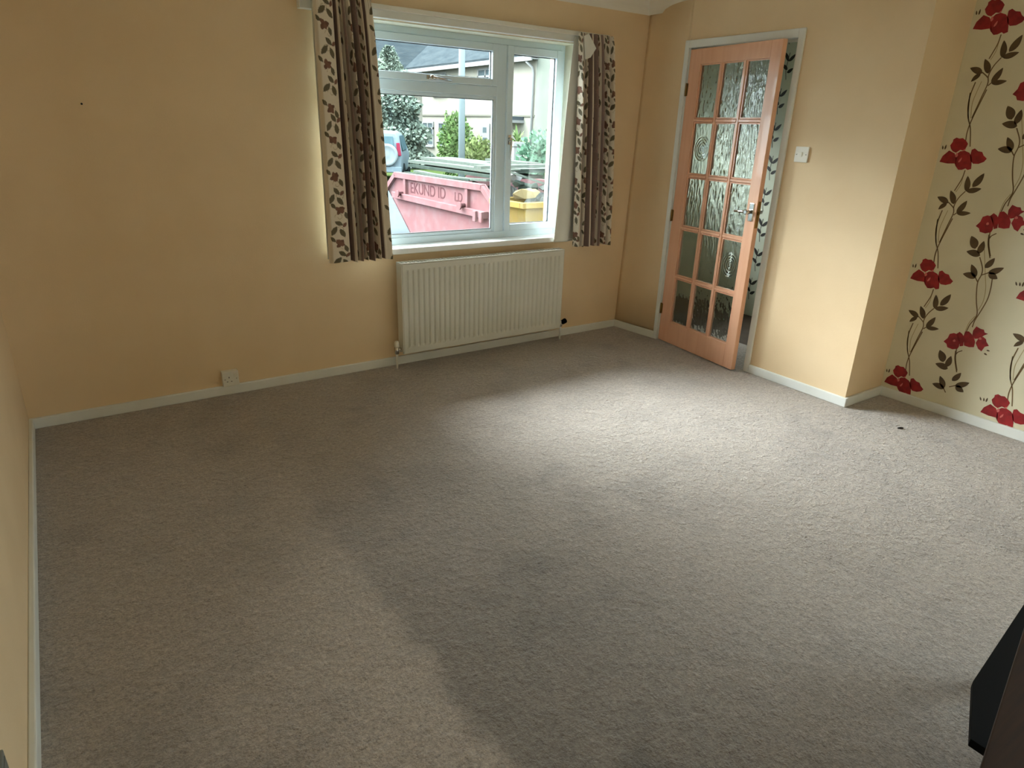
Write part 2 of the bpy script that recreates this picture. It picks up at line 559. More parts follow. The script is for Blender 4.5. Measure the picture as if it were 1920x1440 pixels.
MOT_B = {'flower': [[(-2.2255, 0.417), (-2.2416, 0.4412), (-2.2461, 0.467), (-2.2654, 0.477), (-2.2787, 0.4757), (-2.2955, 0.4608), (-2.3065, 0.4346), (-2.3088, 0.4084), (-2.3037, 0.3947), (-2.2799, 0.3854), (-2.2523, 0.3898), (-2.2435, 0.4072)], [(-2.2787, 0.4757), (-2.292, 0.4913), (-2.3069, 0.4832), (-2.3158, 0.4735), (-2.3241, 0.4492), (-2.3277, 0.4187), (-2.3123, 0.4118), (-2.3033, 0.4386)], [(-2.3158, 0.4735), (-2.3174, 0.5004), (-2.3352, 0.5051), (-2.3505, 0.4949), (-2.3668, 0.4802), (-2.3795, 0.455), (-2.3806, 0.4265), (-2.3572, 0.4198), (-2.3311, 0.4221)], [(-2.3555, 0.4914), (-2.3537, 0.5148), (-2.3635, 0.541), (-2.3862, 0.5327), (-2.4027, 0.5323), (-2.4105, 0.518), (-2.4274, 0.5154), (-2.4107, 0.5015), (-2.3994, 0.4819), (-2.373, 0.4723)], [(-2.3826, 0.451), (-2.3885, 0.4765), (-2.4086, 0.4939), (-2.4254, 0.4843), (-2.4307, 0.4716), (-2.4478, 0.4528), (-2.43, 0.443), (-2.4211, 0.4141), (-2.4023, 0.4231)]], 'stem': [[(-2.3234, 0.502), (-2.33, 0.5419), (-2.3427, 0.5735), (-2.3489, 0.6101), (-2.3316, 0.6643), (-2.3181, 0.7166), (-2.3093, 0.7743), (-2.3166, 0.8165), (-2.3123, 0.8516), (-2.2856, 0.905)], [(-2.3452, 0.5316), (-2.3477, 0.57), (-2.3623, 0.625), (-2.377, 0.6928), (-2.3775, 0.7519), (-2.3717, 0.8046)], [(-2.3172, 0.8143), (-2.3482, 0.8336)], [(-2.2909, 0.798), (-2.3076, 0.7762)], [(-2.2981, 1.0254), (-2.3074, 0.9746), (-2.3334, 0.9086)], [(-2.3049, 1.0069), (-2.3111, 1.0208), (-2.3304, 1.0364)], [(-2.2994, 0.3944), (-2.3085, 0.3379), (-2.3327, 0.2736)]], 'faint': [[(-2.3496, 0.6266), (-2.3602, 0.6799), (-2.3548, 0.7472), (-2.3339, 0.8197), (-2.3053, 0.9171), (-2.2883, 0.9717)], [(-2.3174, 0.5004), (-2.3237, 0.5498), (-2.342, 0.5921)]], 'leaf': [((-2.2531, 0.9442), (-2.2184, 1.0077), 0.0205), ((-2.2732, 0.9216), (-2.2841, 0.9908), 0.0158), ((-2.2853, 0.9138), (-2.215, 0.9248), 0.0177), ((-2.3231, 0.8535), (-2.356, 0.9124), 0.0149), ((-2.345, 0.8308), (-2.4098, 0.8701), 0.0158), ((-2.3482, 0.8336), (-2.3951, 0.8083), 0.0167), ((-2.2915, 0.7958), (-2.256, 0.8618), 0.0158), ((-2.2954, 0.7966), (-2.2276, 0.8051), 0.0167)], 'bud': [((-2.4424, 0.427), (-2.4596, 0.4263), 0.0039), ((-2.4351, 0.4077), (-2.4525, 0.4014), 0.0045)], 'pink': [((-2.2755, 0.4284), (-2.2782, 0.4439), 0.0065), ((-2.3954, 0.4737), (-2.3977, 0.4886), 0.0074)]}


m = MB()
m.mi = 0
m.box(XR, XR + 0.1, GY1, YK + 0.1, -0.1, 2.4)
m.box(XR, XR + 0.1, YR, GY0, -0.1, 2.4)
m.box(XR, XR + 0.1, GY0, GY1, 2.05, 2.4)
PITCH = 0.644
for col in range(6):
    dy = -0.5365 * col
    for kz in range(-1, 4):
        dz = PITCH * kz
        for mot, off in ((MOT_A, 0.0), (MOT_B, 0.0)):
            def tr(p):
                return (p[0] + dy, p[1] + dz)

            def ok(pts):
                zz = [p[1] for p in pts]
                yy = [p[0] for p in pts]
                return min(zz) > 0.045 and max(zz) < 2.33 and max(yy) < YK - 0.001 and min(yy) > GY1
            m.mi = 4
            for s in mot['faint']:
                q = [tr(p) for p in s]
                if ok(q): ribbon(m, q, 0.0035, XR - 0.0004)
            m.mi = 3
            for s in mot['stem']:
                q = [tr(p) for p in s]
                if ok(q): ribbon(m, q, 0.0055, XR - 0.0006)
            m.mi = 2
            for a, b, hw in mot['leaf']:
                q = [tr(a), tr(b)]
                if ok(q): blade(m, q[0], q[1], hw, 0.15, XR - 0.0008)
            for a, b, hw in mot['bud']:
                q = [tr(a), tr(b)]
                if ok(q): blade(m, q[0], q[1], hw, 0.0, XR - 0.0008)
            m.mi = 1
            for poly in mot['flower']:
                q = [tr(p) for p in poly]
                if ok(q): m.face([(XR - 0.0010, *p) for p in q])
            m.mi = 5
            for a, b, hw in mot['pink']:
                q = [tr(a), tr(b)]
                if ok(q): blade(m, q[0], q[1], hw, 0.2, XR - 0.0012)
o = m.build('wall_recess', [M_paper, M_pred, M_pleaf, M_pstem, M_pfaint, M_ppink], fixn=False)
tag(o, 'recess wall papered with red flowers on climbing brown stems', 'wall', kind='structure')

# ------------------------------------------------------------------ hall behind the door
tag(box(4.06, 5.3, YK + 0.1, 0.95, -0.08, -0.002).build('floor_hall', M_hallfloor), 'dark brown hall floor', 'floor', kind='structure')
m = MB()
m.mi = 0
m.box(5.2, 5.3, YK + 0.1, 1.05, 0, 2.4)
m.mi = 1
r2 = random.Random(5)
for kz in range(9):
    for ky in range(9):
        y0 = -1.7 + ky * 0.2 + r2.uniform(-.02, .02)
        z0 = 0.15 + kz * 0.25 + (0.12 if ky % 2 else 0)
        for (a, b) in (((0, 0), (0.05, 0.07)), ((0, 0), (-0.055, 0.05)), ((0.0, -0.06), (0.05, -0.02)), ((0, -0.08), (-0.05, -0.05))):
            blade(m, (y0 + a[0], z0 + a[1]), (y0 + b[0], z0 + b[1]), 0.013, 0.15, 5.1990)
        ribbon(m, [(y0, z0 - 0.13), (y0 + .012, z0 - 0.05), (y0, z0 + .06)], 0.005, 5.1992)
tag(m.build('wall_hall', [M_hallwall, M_hblack], fixn=False), 'pale sage hall wall with black leaf pattern', 'wall', kind='structure')
m = MB()
m.box(4.05, 4.15, 0, 0.95, -0.1, 2.7)
m.box(4.15, 4.3, 0.85, 0.95, -0.1, 2.7)
m.box(5.0, 5.2, 0.85, 0.95, -0.1, 2.7)
m.box(4.3, 5.0, 0.85, 0.95, 2.1, 2.7)
tag(m.build('wall_hall_front', M_cream), 'hall wall around the front door', 'wall', kind='structure')
tag(box(4.46, 5.3, YK, YK + 0.1, 0, 2.4).build('wall_hall_end', M_hallwall), 'far end wall of the hall', 'wall', kind='structure')
tag(box(4.06, 5.3, YK, 1.05, 2.4, 2.5).build('ceiling_hall', M_ceil), 'white hall ceiling', 'ceiling', kind='structure')
m = MB()
for a in ((4.3, 4.4, 0, 2.1), (4.9, 5.0, 0, 2.1), (4.4, 4.9, 1.85, 2.1), (4.4, 4.9, 0, 1.2), (4.64, 4.66, 1.2, 1.85)):
    m.box(a[0], a[1], 0.87, 0.92, a[2], a[3])
fd = m.build('door_2', M_upvc)
tag(fd, 'white glazed front door in the hall', 'door', kind='structure')
box(4.4, 4.9, 0.898, 0.902, 1.2, 1.85).build('glass_pane', M_glass, fd)
portal('hall_portal', (4.65, 0.97, 1.52), (-PI / 2, 0, 0), 0.5, 0.65)

# ------------------------------------------------------------------ door frame
m = MB()
AX = W - 0.016
m.box(AX, W, -0.440, -0.405, 0, 2.045)
m.box(AX, W, -1.283, -1.243, 0, 2.045)
m.box(AX, W, -1.243, -0.440, 1.998, 2.045)
tag(m.build('trim_4', M_white, bevel=0.004), 'white architrave around the glazed door', 'door frame', kind='structure')
m = MB()
m.box(W, 4.06, -0.4475, -0.432, 0, DZ)
m.box(W, 4.06, -1.255, -1.238, 0, DZ)
m.box(W, 4.06, -1.238, -0.4475, 1.999, DZ)
m.box(W + 0.045, W + 0.06, -0.462, -0.4475, 0, 1.999)
m.box(W + 0.045, W + 0.06, -1.238, -1.224, 0, 1.999)
m.box(W + 0.045, W + 0.06, -1.224, -0.462, 1.985, 1.999)
tag(m.build('trim_5', M_white, bevel=0.002), 'white door lining with its stops', 'door frame', kind='structure')

# ------------------------------------------------------------------ glazed door, a little ajar
PHI = 0.1184
door = empty('door_1', (W - 0.004, -0.4515, 0.008), -(PI / 2 + PHI))
tag(door, 'salmon coloured fifteen pane glazed door standing slightly ajar', 'door', kind='structure')
DW, DH, DT = 0.762, 1.981, 0.035
gx0, gx1, gz0, gz1 = 0.105, 0.682, 0.160, 1.888
m = MB()
m.box(0, gx0, 0, DT, 0, DH)
m.box(gx1, DW, 0, DT, 0, DH)
m.box(gx0, gx1, 0, DT, 0, gz0)
m.box(gx0, gx1, 0, DT, gz1, DH)
m.build('door_frame', M_door, door, bevel=0.002)
bw = 0.024
cw = (gx1 - gx0 - 2 * bw) / 3
rh = (gz1 - gz0 - 4 * bw) / 5
m = MB()
for i in (1, 2):
    x = gx0 + i * cw + (i - 1) * bw
    # bevelled glazing bar: wide at the middle, narrower at the faces
    m.prism([(x + .006, 0.002, gz0), (x + bw - .006, 0.002, gz0), (x + bw, 0.011, gz0), (x + bw, DT - .011, gz0),
             (x + bw - .006, DT - .002, gz0), (x + .006, DT - .002, gz0), (x, DT - .011, gz0), (x, 0.011, gz0)], (0, 0, gz1 - gz0))
for j in range(1, 5):
    z = gz0 + j * rh + (j - 1) * bw
    for i in range(3):
        xa = gx0 + i * (cw + bw)
        m.prism([(xa, 0.002, z + .006), (xa, 0.002, z + bw - .006), (xa, 0.011, z + bw), (xa, DT - .011, z + bw),
                 (xa, DT - .002, z + bw - .006), (xa, DT - .002, z + .006), (xa, DT - .011, z), (xa, 0.011, z)], (cw, 0, 0))
m.build('glazing_bars', M_door, door)
# beading round every pane is part of the frame moulding
m = MB()
for i in range(3):
    for j in range(5):
        xa, za = gx0 + i * (cw + bw), gz0 + j * (rh + bw)
        e = 0.007
        for (a, b, c, d) in ((xa, xa + e, za, za + rh), (xa + cw - e, xa + cw, za, za + rh), (xa + e, xa + cw - e, za, za + e), (xa + e, xa + cw - e, za + rh - e, za + rh)):
            m.box(a, b, 0.009, 0.0145, c, d)
            m.box(a, b, 0.0205, 0.026, c, d)
m.build('glazing_beads', M_door, door)


def pane(i, j, kind):
    xa, za = gx0 + i * (cw + bw), gz0 + j * (rh + bw)
    nx, nz_ = 44, 84
    bm = bmesh.new()
    sd = i * 7.3 + j * 13.7
    AMP = 0.0034 if (i >= 1 and j >= 2) else 0.0028
    cx, cz = xa + cw * 0.52, za + rh * 0.5
    g = []
    for a in range(nx + 1):
        row = []
        for c in range(nz_ + 1):
            x = xa + cw * a / nx
            z = za + rh * c / nz_
            h = noise.noise(Vector((x * 75 + sd, z * 22, sd))) + 0.45 * noise.noise(Vector((x * 150 + sd, z * 60, sd + 9)))
            if kind == 'bull':
                r = math.hypot(x - cx, (z - cz) * 0.85)
                wgt = max(0.0, min(1.0, (0.075 - r) / 0.015))
                h = h * 0.35 * (1 - wgt) + wgt * math.cos(r * 2 * PI / 0.0165) * 0.9
            elif kind == 'calm':
                h *= 0.25
            row.append(bm.verts.new((x, 0.0160 - h * AMP, z)))
        g.append(row)
    for a in range(nx):
        for c in range(nz_):
            fc = bm.faces.new((g[a][c], g[a + 1][c], g[a + 1][c + 1], g[a][c + 1]))
            fc.smooth = True
    bk = [bm.verts.new((x, 0.0192, z)) for x, z in ((xa, za), (xa + cw, za), (xa + cw, za + rh), (xa, za + rh))]
    bm.faces.new(bk[::-1])
    me = bpy.data.meshes.new('glass_pane')
    bm.to_mesh(me)
    bm.free()
    me.materials.append(M_tglass)
    o_ = bpy.data.objects.new('glass_pane', me)
    COL.objects.link(o_)
    o_.parent = door
    return o_


for i in range(3):
    for j in range(5):
        kd = 'wave'
        if (i, j) in ((0, 3), (2, 1)): kd = 'bull'
        if (i, j) in ((0, 1), (0, 0)): kd = 'calm'
        p_ = pane(i, j, kd)
        if kd == 'bull': p_['label'] = 'glass pane with a bullseye swirl'

hz = 1.022
m = MB()
m.box(0.706, 0.742, -0.005, 0.0, hz - 0.052, hz + 0.058)
pl = m.build('handle_plate', M_chrome, door, bevel=0.003)
m = MB()
m.lathe([(0.011, 0), (0.011, 0.018), (0.014, 0.022), (0.014, 0.045), (0.010, 0.05)], (0.724, -0.005, hz + 0.005), (0, -1, 0), 20)
m.tube([(0.724, -0.043, hz + 0.005), (0.70, -0.046, hz + 0.006), (0.66, -0.046, hz + 0.004), (0.625, -0.042, hz + 0.002)], [0.010, 0.009, 0.008, 0.006], 14)
m.build('handle_lever', M_chrome, door)
m = MB()
m.box(0.706, 0.742, DT, DT + 0.005, hz - 0.052, hz + 0.058)
m.lathe([(0.011, 0), (0.011, 0.045), (0.008, 0.05)], (0.724, DT + .005, hz), (0, 1, 0), 16)
m.tube([(0.724, DT + .045, hz), (0.66, DT + .047, hz), (0.625, DT + .043, hz)], [0.010, 0.008, 0.006], 12)
m.build('handle', M_chrome, door)
for z in (0.24, 0.92, 1.74):
    m = MB()
    m.tube([(-0.003, -0.004, z - 0.04), (-0.003, -0.004, z + 0.04)], 0.0055, 10)
    m.box(0.0, 0.012, -0.0015, 0.0, z - 0.038, z + 0.038)
    m.build('hinge', M_brass, door)
m = MB()
m.box(DW, DW + 0.0015, 0.006, 0.029, hz - 0.09, hz + 0.07)
m.box(DW + 0.0015, DW + 0.010, 0.012, 0.023, hz - 0.01, hz + 0.01)
m.build('latch_plate', M_brass, door)

# ------------------------------------------------------------------ light switch
sw = empty('light_switch', (W, -1.389, 1.381))
tag(sw, 'white square single light switch on the cream wall right of the door', 'light switch')
m = MB()
m.box(-0.010, 0, -0.043, 0.043, -0.043, 0.043)
m.build('faceplate', M_plast, sw, bevel=0.003)
m = MB()
m.prism([(-0.010, -0.006, -0.014), (-0.010, -0.006, 0.014), (-0.0165, -0.006, 0.012), (-0.0115, -0.006, -0.012)], (0, 0.012, 0))
m.build('rocker', M_plast, sw, bevel=0.0005)
for y in (-0.030, 0.030):
    m = MB()
    m.lathe([(0.0034, 0), (0.0034, 0.0012), (0.002, 0.0016)], (-0.010, y, 0.0), (-1, 0, 0), 12)
    m.build('screw', M_chrome, sw)

# ------------------------------------------------------------------ wall socket, sitting on the skirting
so = empty('wall_socket', (0.949, -0.002, 0.103))
tag(so, 'single white socket in a surface box just above the skirting board', 'socket')
box(-0.043, 0.043, -0.028, 0.002, -0.043, 0.043).build('back_box', M_plast, so, bevel=0.003)
box(-0.044, 0.044, -0.038, -0.028, -0.044, 0.044).build('faceplate', M_plast, so, bevel=0.003)
m = MB()
for (x, z, a, b) in ((-0.008, 0.008, .002, .0042), (-0.019, -0.016, .0036, .0018), (0.003, -0.016, .0036, .0018)):
    m.box(x - a, x + a, -0.0384, -0.0375, z - b, z + b)
m.build('pin_holes', M_dark, so)
m = MB()
m.prism([(0.018, -0.038, 0.006), (0.018, -0.038, 0.030), (0.018, -0.0425, 0.028), (0.018, -0.039, 0.007)], (0.012, 0, 0))
m.build('rocker', M_plast, so)
for x in (-0.031, 0.031):
    MB().lathe([(0.003, 0), (0.003, 0.001)], (x, -0.038, -0.002), (0, -1, 0), 10).build('screw', M_chrome, so)

# nail left in the wall
m = MB()
m.lathe([(0.0016, 0), (0.0016, 0.018), (0.0045, 0.018), (0.0045, 0.0205), (0.001, 0.021)], (0.4785, 0.002, 1.512), (0, -1, 0.15), 12)
tag(m.build('nail', M_dark), 'small dark nail left high on the cream window wall', 'nail')

# small dark crumb on the carpet, and a grey box on the left wall
m = MB()
m.tube([(3.905, -2.29, 0.004), (3.918, -2.30, 0.006), (3.932, -2.305, 0.004)], [0.003, 0.006, 0.004], 8)
tag(m.build('carpet_fluff', M_dark), 'tiny dark bit of fluff on the carpet before the recess', 'fluff')
gb = empty('wall_box', (0, -2.60, 0.10))
tag(gb, 'grey box fixed low on the left wall at the picture edge', 'box')
box(-0.001, 0.008, -0.15, 0.135, 0.0, 0.20).build('casing', M_grey, gb, bevel=0.003)
box(0.008, 0.0095, -0.14, 0.125, 0.01, 0.19).build('cover', M_grey, gb, bevel=0.001)

# ------------------------------------------------------------------ radiator
rad = empty('radiator', (1.985, -0.05, 0.10))
tag(rad, 'cream panel radiator with vertical flutes under the window', 'radiator')
RW, RH = 1.262, 0.578


def rad_panel(yf, yb, flute):
    bm = bmesh.new()
    xs, ys = [], []
    n = 33
    e = 0.022
    pitch = (RW - 2 * e) / n
    prof = [(0, yb), (0, yf + .004), (0.006, yf), (e, yf)]
    for k in range(n):
        a = e + k * pitch
        prof += [(a + pitch * .20, yf + flute), (a + pitch * .42, yf + flute), (a + pitch * .62, yf), (a + pitch, yf)]
    prof += [(RW - .006, yf), (RW, yf + .004), (RW, yb)]
    flat = [(p[0], yf if 0.01 < p[0] < RW - .01 else p[1]) for p in prof]
    levels = [(0.0, flat, .006), (0.004, flat, 0), (0.040, flat, 0), (0.055, prof, 0), (RH - 0.050, prof, 0), (RH - 0.036, flat, 0), (RH - 0.004, flat, 0), (RH, flat, .006)]
    rows = []
    for z, pr, ins in levels:
        rows.append([bm.verts.new((x, y + (ins if y < yb - .001 else 0), z)) for x, y in pr])
    for a, b in zip(rows[:-1], rows[1:]):
        for i in range(len(a) - 1):
            bm.faces.new((a[i], a[i + 1], b[i + 1], b[i]))
    bm.faces.new([v for v in rows[0]][::-1])
    bm.faces.new([v for v in rows[-1]])
    bm.faces.new([r[0] for r in rows] + [r[-1] for r in rows][::-1])
    bmesh.ops.recalc_face_normals(bm, faces=bm.faces)
    me = bpy.data.meshes.new('p')
    bm.to_mesh(me)
    bm.free()
    me.materials.append(M_rad)
    return me


for nm, yf, yb in (('front_panel', -0.120, -0.098), ('rear_panel', -0.066, -0.044)):
    me = rad_panel(yf, yb, 0.0085)
    me.name = nm
    o = bpy.data.objects.new(nm, me)
    COL.objects.link(o)
    o.parent = rad
m = MB()
for k in range(60):
    x = 0.03 + k * (RW - 0.06) / 60
    m.box(x, x + 0.010, -0.0965, -0.0675, 0.05, RH - 0.03)
m.build('convector_fins', M_rad, rad)
box(-0.004, 0.0, -0.117, -0.046, 0.015, RH - 0.004).build('side_panel', M_rad, rad, bevel=0.001)
box(RW, RW + 0.004, -0.117, -0.046, 0.015, RH - 0.004).build('side_panel', M_rad, rad, bevel=0.001)
m = MB()
m.box(-0.004, RW + 0.004, -0.1185, -0.108, RH, RH + 0.005)
m.box(-0.004, RW + 0.004, -0.058, -0.046, RH, RH + 0.005)
for k in range(48):
    x = k * RW / 47
    m.box(x - 0.004, x + 0.004, -0.108, -0.058, RH, RH + 0.004)
m.build('top_grille', M_rad, rad)
for x in (0.2, RW - 0.2):
    box(x - .02, x + .02, -0.044, -0.0005, 0.12, RH - .1).build('bracket', M_rad, rad)
# valves
m = MB()
m.tube([(0.0, -0.082, 0.030), (-0.030, -0.082, 0.030)], 0.009, 12)
m.lathe([(0.013, -0.030), (0.015, -0.02), (0.015, 0.012), (0.010, 0.018)], (-0.034, -0.082, 0.03), (0, 0, 1), 16)
v = m.build('valve', M_chrome, rad)
MB().lathe([(0.013, 0), (0.016, 0.004), (0.014, 0.034), (0.008, 0.040)], (-0.034, -0.082, 0.046), (0, 0, 1), 16).build('valve_cap', M_plast, v)
MB().tube([(-0.034, -0.082, 0.004), (-0.034, -0.082, -0.03), (-0.034, -0.080, -0.10)], 0.0075, 12).build('pipe', M_white, v)
m = MB()
m.tube([(RW, -0.082, 0.030), (RW + 0.030, -0.082, 0.030)], 0.009, 12)
m.lathe([(0.013, -0.028), (0.014, -0.02), (0.014, 0.014), (0.010, 0.018)], (RW + 0.034, -0.082, 0.03), (0, 0, 1), 16)
v = m.build('valve', M_chrome, rad)
kn = MB().lathe([(0.012, 0), (0.018, 0.004), (0.019, 0.03), (0.015, 0.040), (0.004, 0.043)], (RW + 0.038, -0.088, 0.030), (0.65, -0.35, 0.45), 18).build('valve_knob', M_black, v)
kn['label'] = 'black valve knob'
MB().tube([(RW + 0.034, -0.082, 0.004), (RW + 0.034, -0.082, -0.03), (RW + 0.034, -0.080, -0.10)], 0.0075, 12).build('pipe', M_white, v)

for ch in rad.children:
    ch.location.y = 0.05
# ------------------------------------------------------------------ window
win = empty('window_1', (WX0, 0.0, WZ0))
tag(win, 'white plastic framed window with opening top and side lights', 'window', kind='structure')
OFF = NEG(win.location)
YF0, YF1 = 0.115, 0.160          # frame depth
MX0, MX1 = 2.800, 2.872          # mullion
TZ0, TZ1 = 1.660, 1.720          # transom
FB, FT, FS = 0.800, 1.965, 0.045
m = MB()
m.box(WX0, WX0 + FS, YF0, YF1, WZ0 + .01, WZ1)
m.box(WX1 - 0.030, WX1, YF0, YF1, WZ0 + .01, WZ1)
m.box(WX0 + FS, WX1 - 0.030, YF0, YF1, WZ0 + .01, FB)
m.box(WX0 + FS, WX1 - 0.030, YF0, YF1, FT, WZ1)
m.box(MX0, MX1, YF0, YF1, FB, FT)
m.box(WX0 + FS, MX0, YF0, YF1, TZ0, TZ1)
m.build('outer_frame', M_upvc, win, bevel=0.004, offset=OFF)


def light(name, x0, x1, z0, z1, fw, y0, y1, opening):
    """sash or bead frame with pane; returns frame object"""
    m = MB()
    m.box(x0, x0 + fw, y0, y1, z0, z1)
    m.box(x1 - fw, x1, y0, y1, z0, z1)
    m.box(x0 + fw, x1 - fw, y0, y1, z0, z0 + fw)
    m.box(x0 + fw, x1 - fw, y0, y1, z1 - fw, z1)
    fr = m.build(name, M_upvc, win, bevel=0.0035, offset=OFF)
    g = 0.004
    m = MB()
    a0, a1, c0, c1 = x0 + fw, x1 - fw, z0 + fw, z1 - fw
    yy0, yy1 = y1 - 0.022, y1 - 0.012
    m.box(a0, a0 + g, yy0, yy1, c0, c1)
    m.box(a1 - g, a1, yy0, yy1, c0, c1)
    m.box(a0 + g, a1 - g, yy0, yy1, c0, c0 + g)
    m.box(a0 + g, a1 - g, yy0, yy1, c1 - g, c1)
    m.build('gasket', M_gasket, fr, offset=OFF)
    box(a0 + .001, a1 - .001, y1 - 0.010, y1 - 0.006, c0 + .001, c1 - .001).build('glass_pane', M_glass, fr, offset=OFF)
    return fr


light('fixed_light', WX0 + FS, MX0, FB, TZ0, 0.020, 0.122, 0.148, False)
tp = light('top_sash', WX0 + FS, MX0 - .002, TZ1, FT - .002, 0.042, 0.100, 0.146, True)
sd_ = light('side_sash', MX1, WX1 - 0.032, FB, FT - .002, 0.046, 0.100, 0.146, True)
# handles
m = MB()
m.box(2.285, 2.345, 0.092, 0.100, TZ1 + .012, TZ1 + .034)
m.lathe([(0.013, 0), (0.014, 0.012), (0.012, 0.018)], (2.315, 0.092, TZ1 + .023), (0, -1, 0), 16)
m.tube([(2.315, 0.072, TZ1 + .023), (2.35, 0.070, TZ1 + .020), (2.44, 0.074, TZ1 + .012)], [0.009, 0.008, 0.006], 12)
m.build('handle', M_chrome, tp, offset=OFF)
m = MB()
m.box(2.884, 2.906, 0.092, 0.100, 1.37, 1.43)
m.lathe([(0.013, 0), (0.014, 0.012), (0.012, 0.018)], (2.895, 0.092, 1.40), (0, -1, 0), 16)
m.tube([(2.895, 0.072, 1.40), (2.892, 0.070, 1.36), (2.890, 0.074, 1.28)], [0.009, 0.008, 0.006], 12)
m.build('handle', M_chrome, sd_, offset=OFF)
m = MB()
m.box(WX0 - 0.02, WX1 + 0.0, -0.028, 0.0, 0.722, WZ0 + .012)
m.box(WX0, WX1, 0.0, YF0 + .004, 0.735, WZ0 + .012)
m.build('window_sill', M_sill, win, bevel=0.004, offset=OFF)
m = MB()
m.box(WX0, WX0 + 0.004, 0.0, YF0 + .002, WZ0 + .012, WZ1)
m.box(WX1 - 0.004, WX1, 0.0, YF0 + .002, WZ0 + .012, WZ1)
m.box(WX0 + .004, WX1 - .004, 0.0, YF0 + .002, WZ1 - 0.004, WZ1)
m.build('reveal_lining', M_reveal, win, offset=OFF)
portal('window_portal', (2.47, 0.22, 1.38), (-PI / 2, 0, 0), 1.6, 1.15)
portal('garden_door_portal', (XR + 0.15, (GY0 + GY1) / 2, 1.03), (0, PI / 2, 0), 1.9, 0.8)

# ------------------------------------------------------------------ curtain rail
rail = empty('curtain_rail', (1.50, 0, 2.008))
tag(rail, 'white painted curtain batten with track above the window', 'curtain rail')
m = MB()
m.box(0, 2.085, -0.045, 0.0, 0.0, 0.050)
m.build('batten', M_white, rail, bevel=0.003)
m = MB()
m.box(0.02, 2.075, -0.062, -0.045, 0.050 - .012, 0.062)
m.build('track', M_plast, rail, bevel=0.002)

# ------------------------------------------------------------------ curtains
M_cloth = bpy.data.materials.new('printed_curtain_cloth')
M_cloth.use_nodes = True
_t = M_cloth.node_tree
_b = _t.nodes['Principled BSDF']
_a = _t.nodes.new('ShaderNodeAttribute')
_a.attribute_name = 'print'
_t.links.new(_a.outputs['Color'], _b.inputs['Base Color'])
_b.inputs['Roughness'].default_value = 0.85
_b.inputs['Specular IOR Level'].default_value = 0.2
_b.inputs['Sheen Weight'].default_value = 0.15
_w = _t.nodes.new('ShaderNodeTexNoise')
_w.inputs['Scale'].default_value = 900
_bp = _t.nodes.new('ShaderNodeBump')
_bp.inputs['Strength'].default_value = 0.2
_bp.inputs['Distance'].default_value = 0.0006
_t.links.new(_w.outputs['Fac'], _bp.inputs['Height'])
_t.links.new(_bp.outputs[0], _b.inputs['Normal'])
M_lining = mat('white_curtain_lining', srgb(228, 228, 220), 0.85, spec=0.2)

C_cream = np.array(srgb(222, 212, 194)[:3])
C_olive = np.array(srgb(104, 96, 76)[:3])
C_rust = np.array(srgb(126, 92, 76)[:3])
C_swirl = np.array(srgb(176, 160, 130)[:3])
C_mauve = np.array(srgb(136, 116, 108)[:3])
C_pale = np.array(srgb(150, 124, 114)[:3])


def cloth_print(U, V, seed, shift, per=0.205):
    """colour of the printed cloth at arc position U, height V (metres)"""
    r = random.Random(seed)
    band = per * 0.60
    P = (U + shift) % per
    k = np.floor((U + shift) / per).astype(int)
    colr = np.empty(U.shape + (3,))
    colr[:] = C_cream
    mauve = P > band
    colr[mauve] = C_mauve
    th = 0.092
    kmin, kmax = k.min(), k.max()
    for kk in range(kmin, kmax + 1):
        for row in range(-1, 17):
            z0 = row * th + r.uniform(-.02, .02)
            u0 = kk * per - shift + band * 0.5 + r.uniform(-.012, .012)
            shapes = []
            # pair of leaves
            if row % 2 == 0:
                shapes += [(u0 - .022, z0, r.uniform(0.7, 1.2), .058, .014, C_olive), (u0 + .022, z0 - .014, r.uniform(1.7, 2.3), .056, .013, C_olive),
                           (u0 + .006, z0 + .040, r.uniform(2.2, 2.7), .050, .012, C_olive), (u0 + .036, z0 + .03, r.uniform(.6, 1.1), .034, .009, C_rust)]
            else:
                for q in range(4):
                    an = q * 1.7 + r.uniform(0, .9)
                    shapes.append((u0 + .012 * math.cos(an), z0 + .012 * math.sin(an), an + r.uniform(-.4, .4), r.uniform(.026, .042), r.uniform(.010, .015), C_rust if q % 2 else C_rust * 0.8))
                shapes.append((u0 - .034, z0 + .026, 2.3, .040, .010, C_olive))
                shapes.append((u0 + .034, z0 - .03, 1.9, .044, .011, C_olive))
            for (cx, cz, an, ln, wd, cc) in shapes:
                dx, dz_ = U - cx, V - cz
                a = (dx * math.cos(an) + dz_ * math.sin(an)) / (ln / 2)
                b = (-dx * math.sin(an) + dz_ * math.cos(an)) / wd
                hit = (np.abs(a) < 1) & (np.abs(b) < (1 - a * a)) & (k == kk) & ~mauve
                colr[hit] = cc
            # spiral tendril
            dx, dz_ = U - (u0 + .01), V - (z0 + .075)
            rr = np.hypot(dx, dz_)
            aa = np.arctan2(dz_, dx)
            sp = np.abs(rr - (0.006 + 0.0028 * (aa + PI))) < 0.0013
            colr[sp & (k == kk) & ~mauve] = C_swirl
            # pale flowers on the mauve
            um = kk * per - shift + band + (per - band) * r.uniform(.3, .7)
            dx, dz_ = U - um, V - z0
            rr = np.hypot(dx, dz_)
            aa = np.arctan2(dz_, dx)
            hit = (rr < 0.015 + 0.006 * np.cos(5 * aa)) & (rr > .005) & mauve
            colr[hit] = C_pale
    return colr


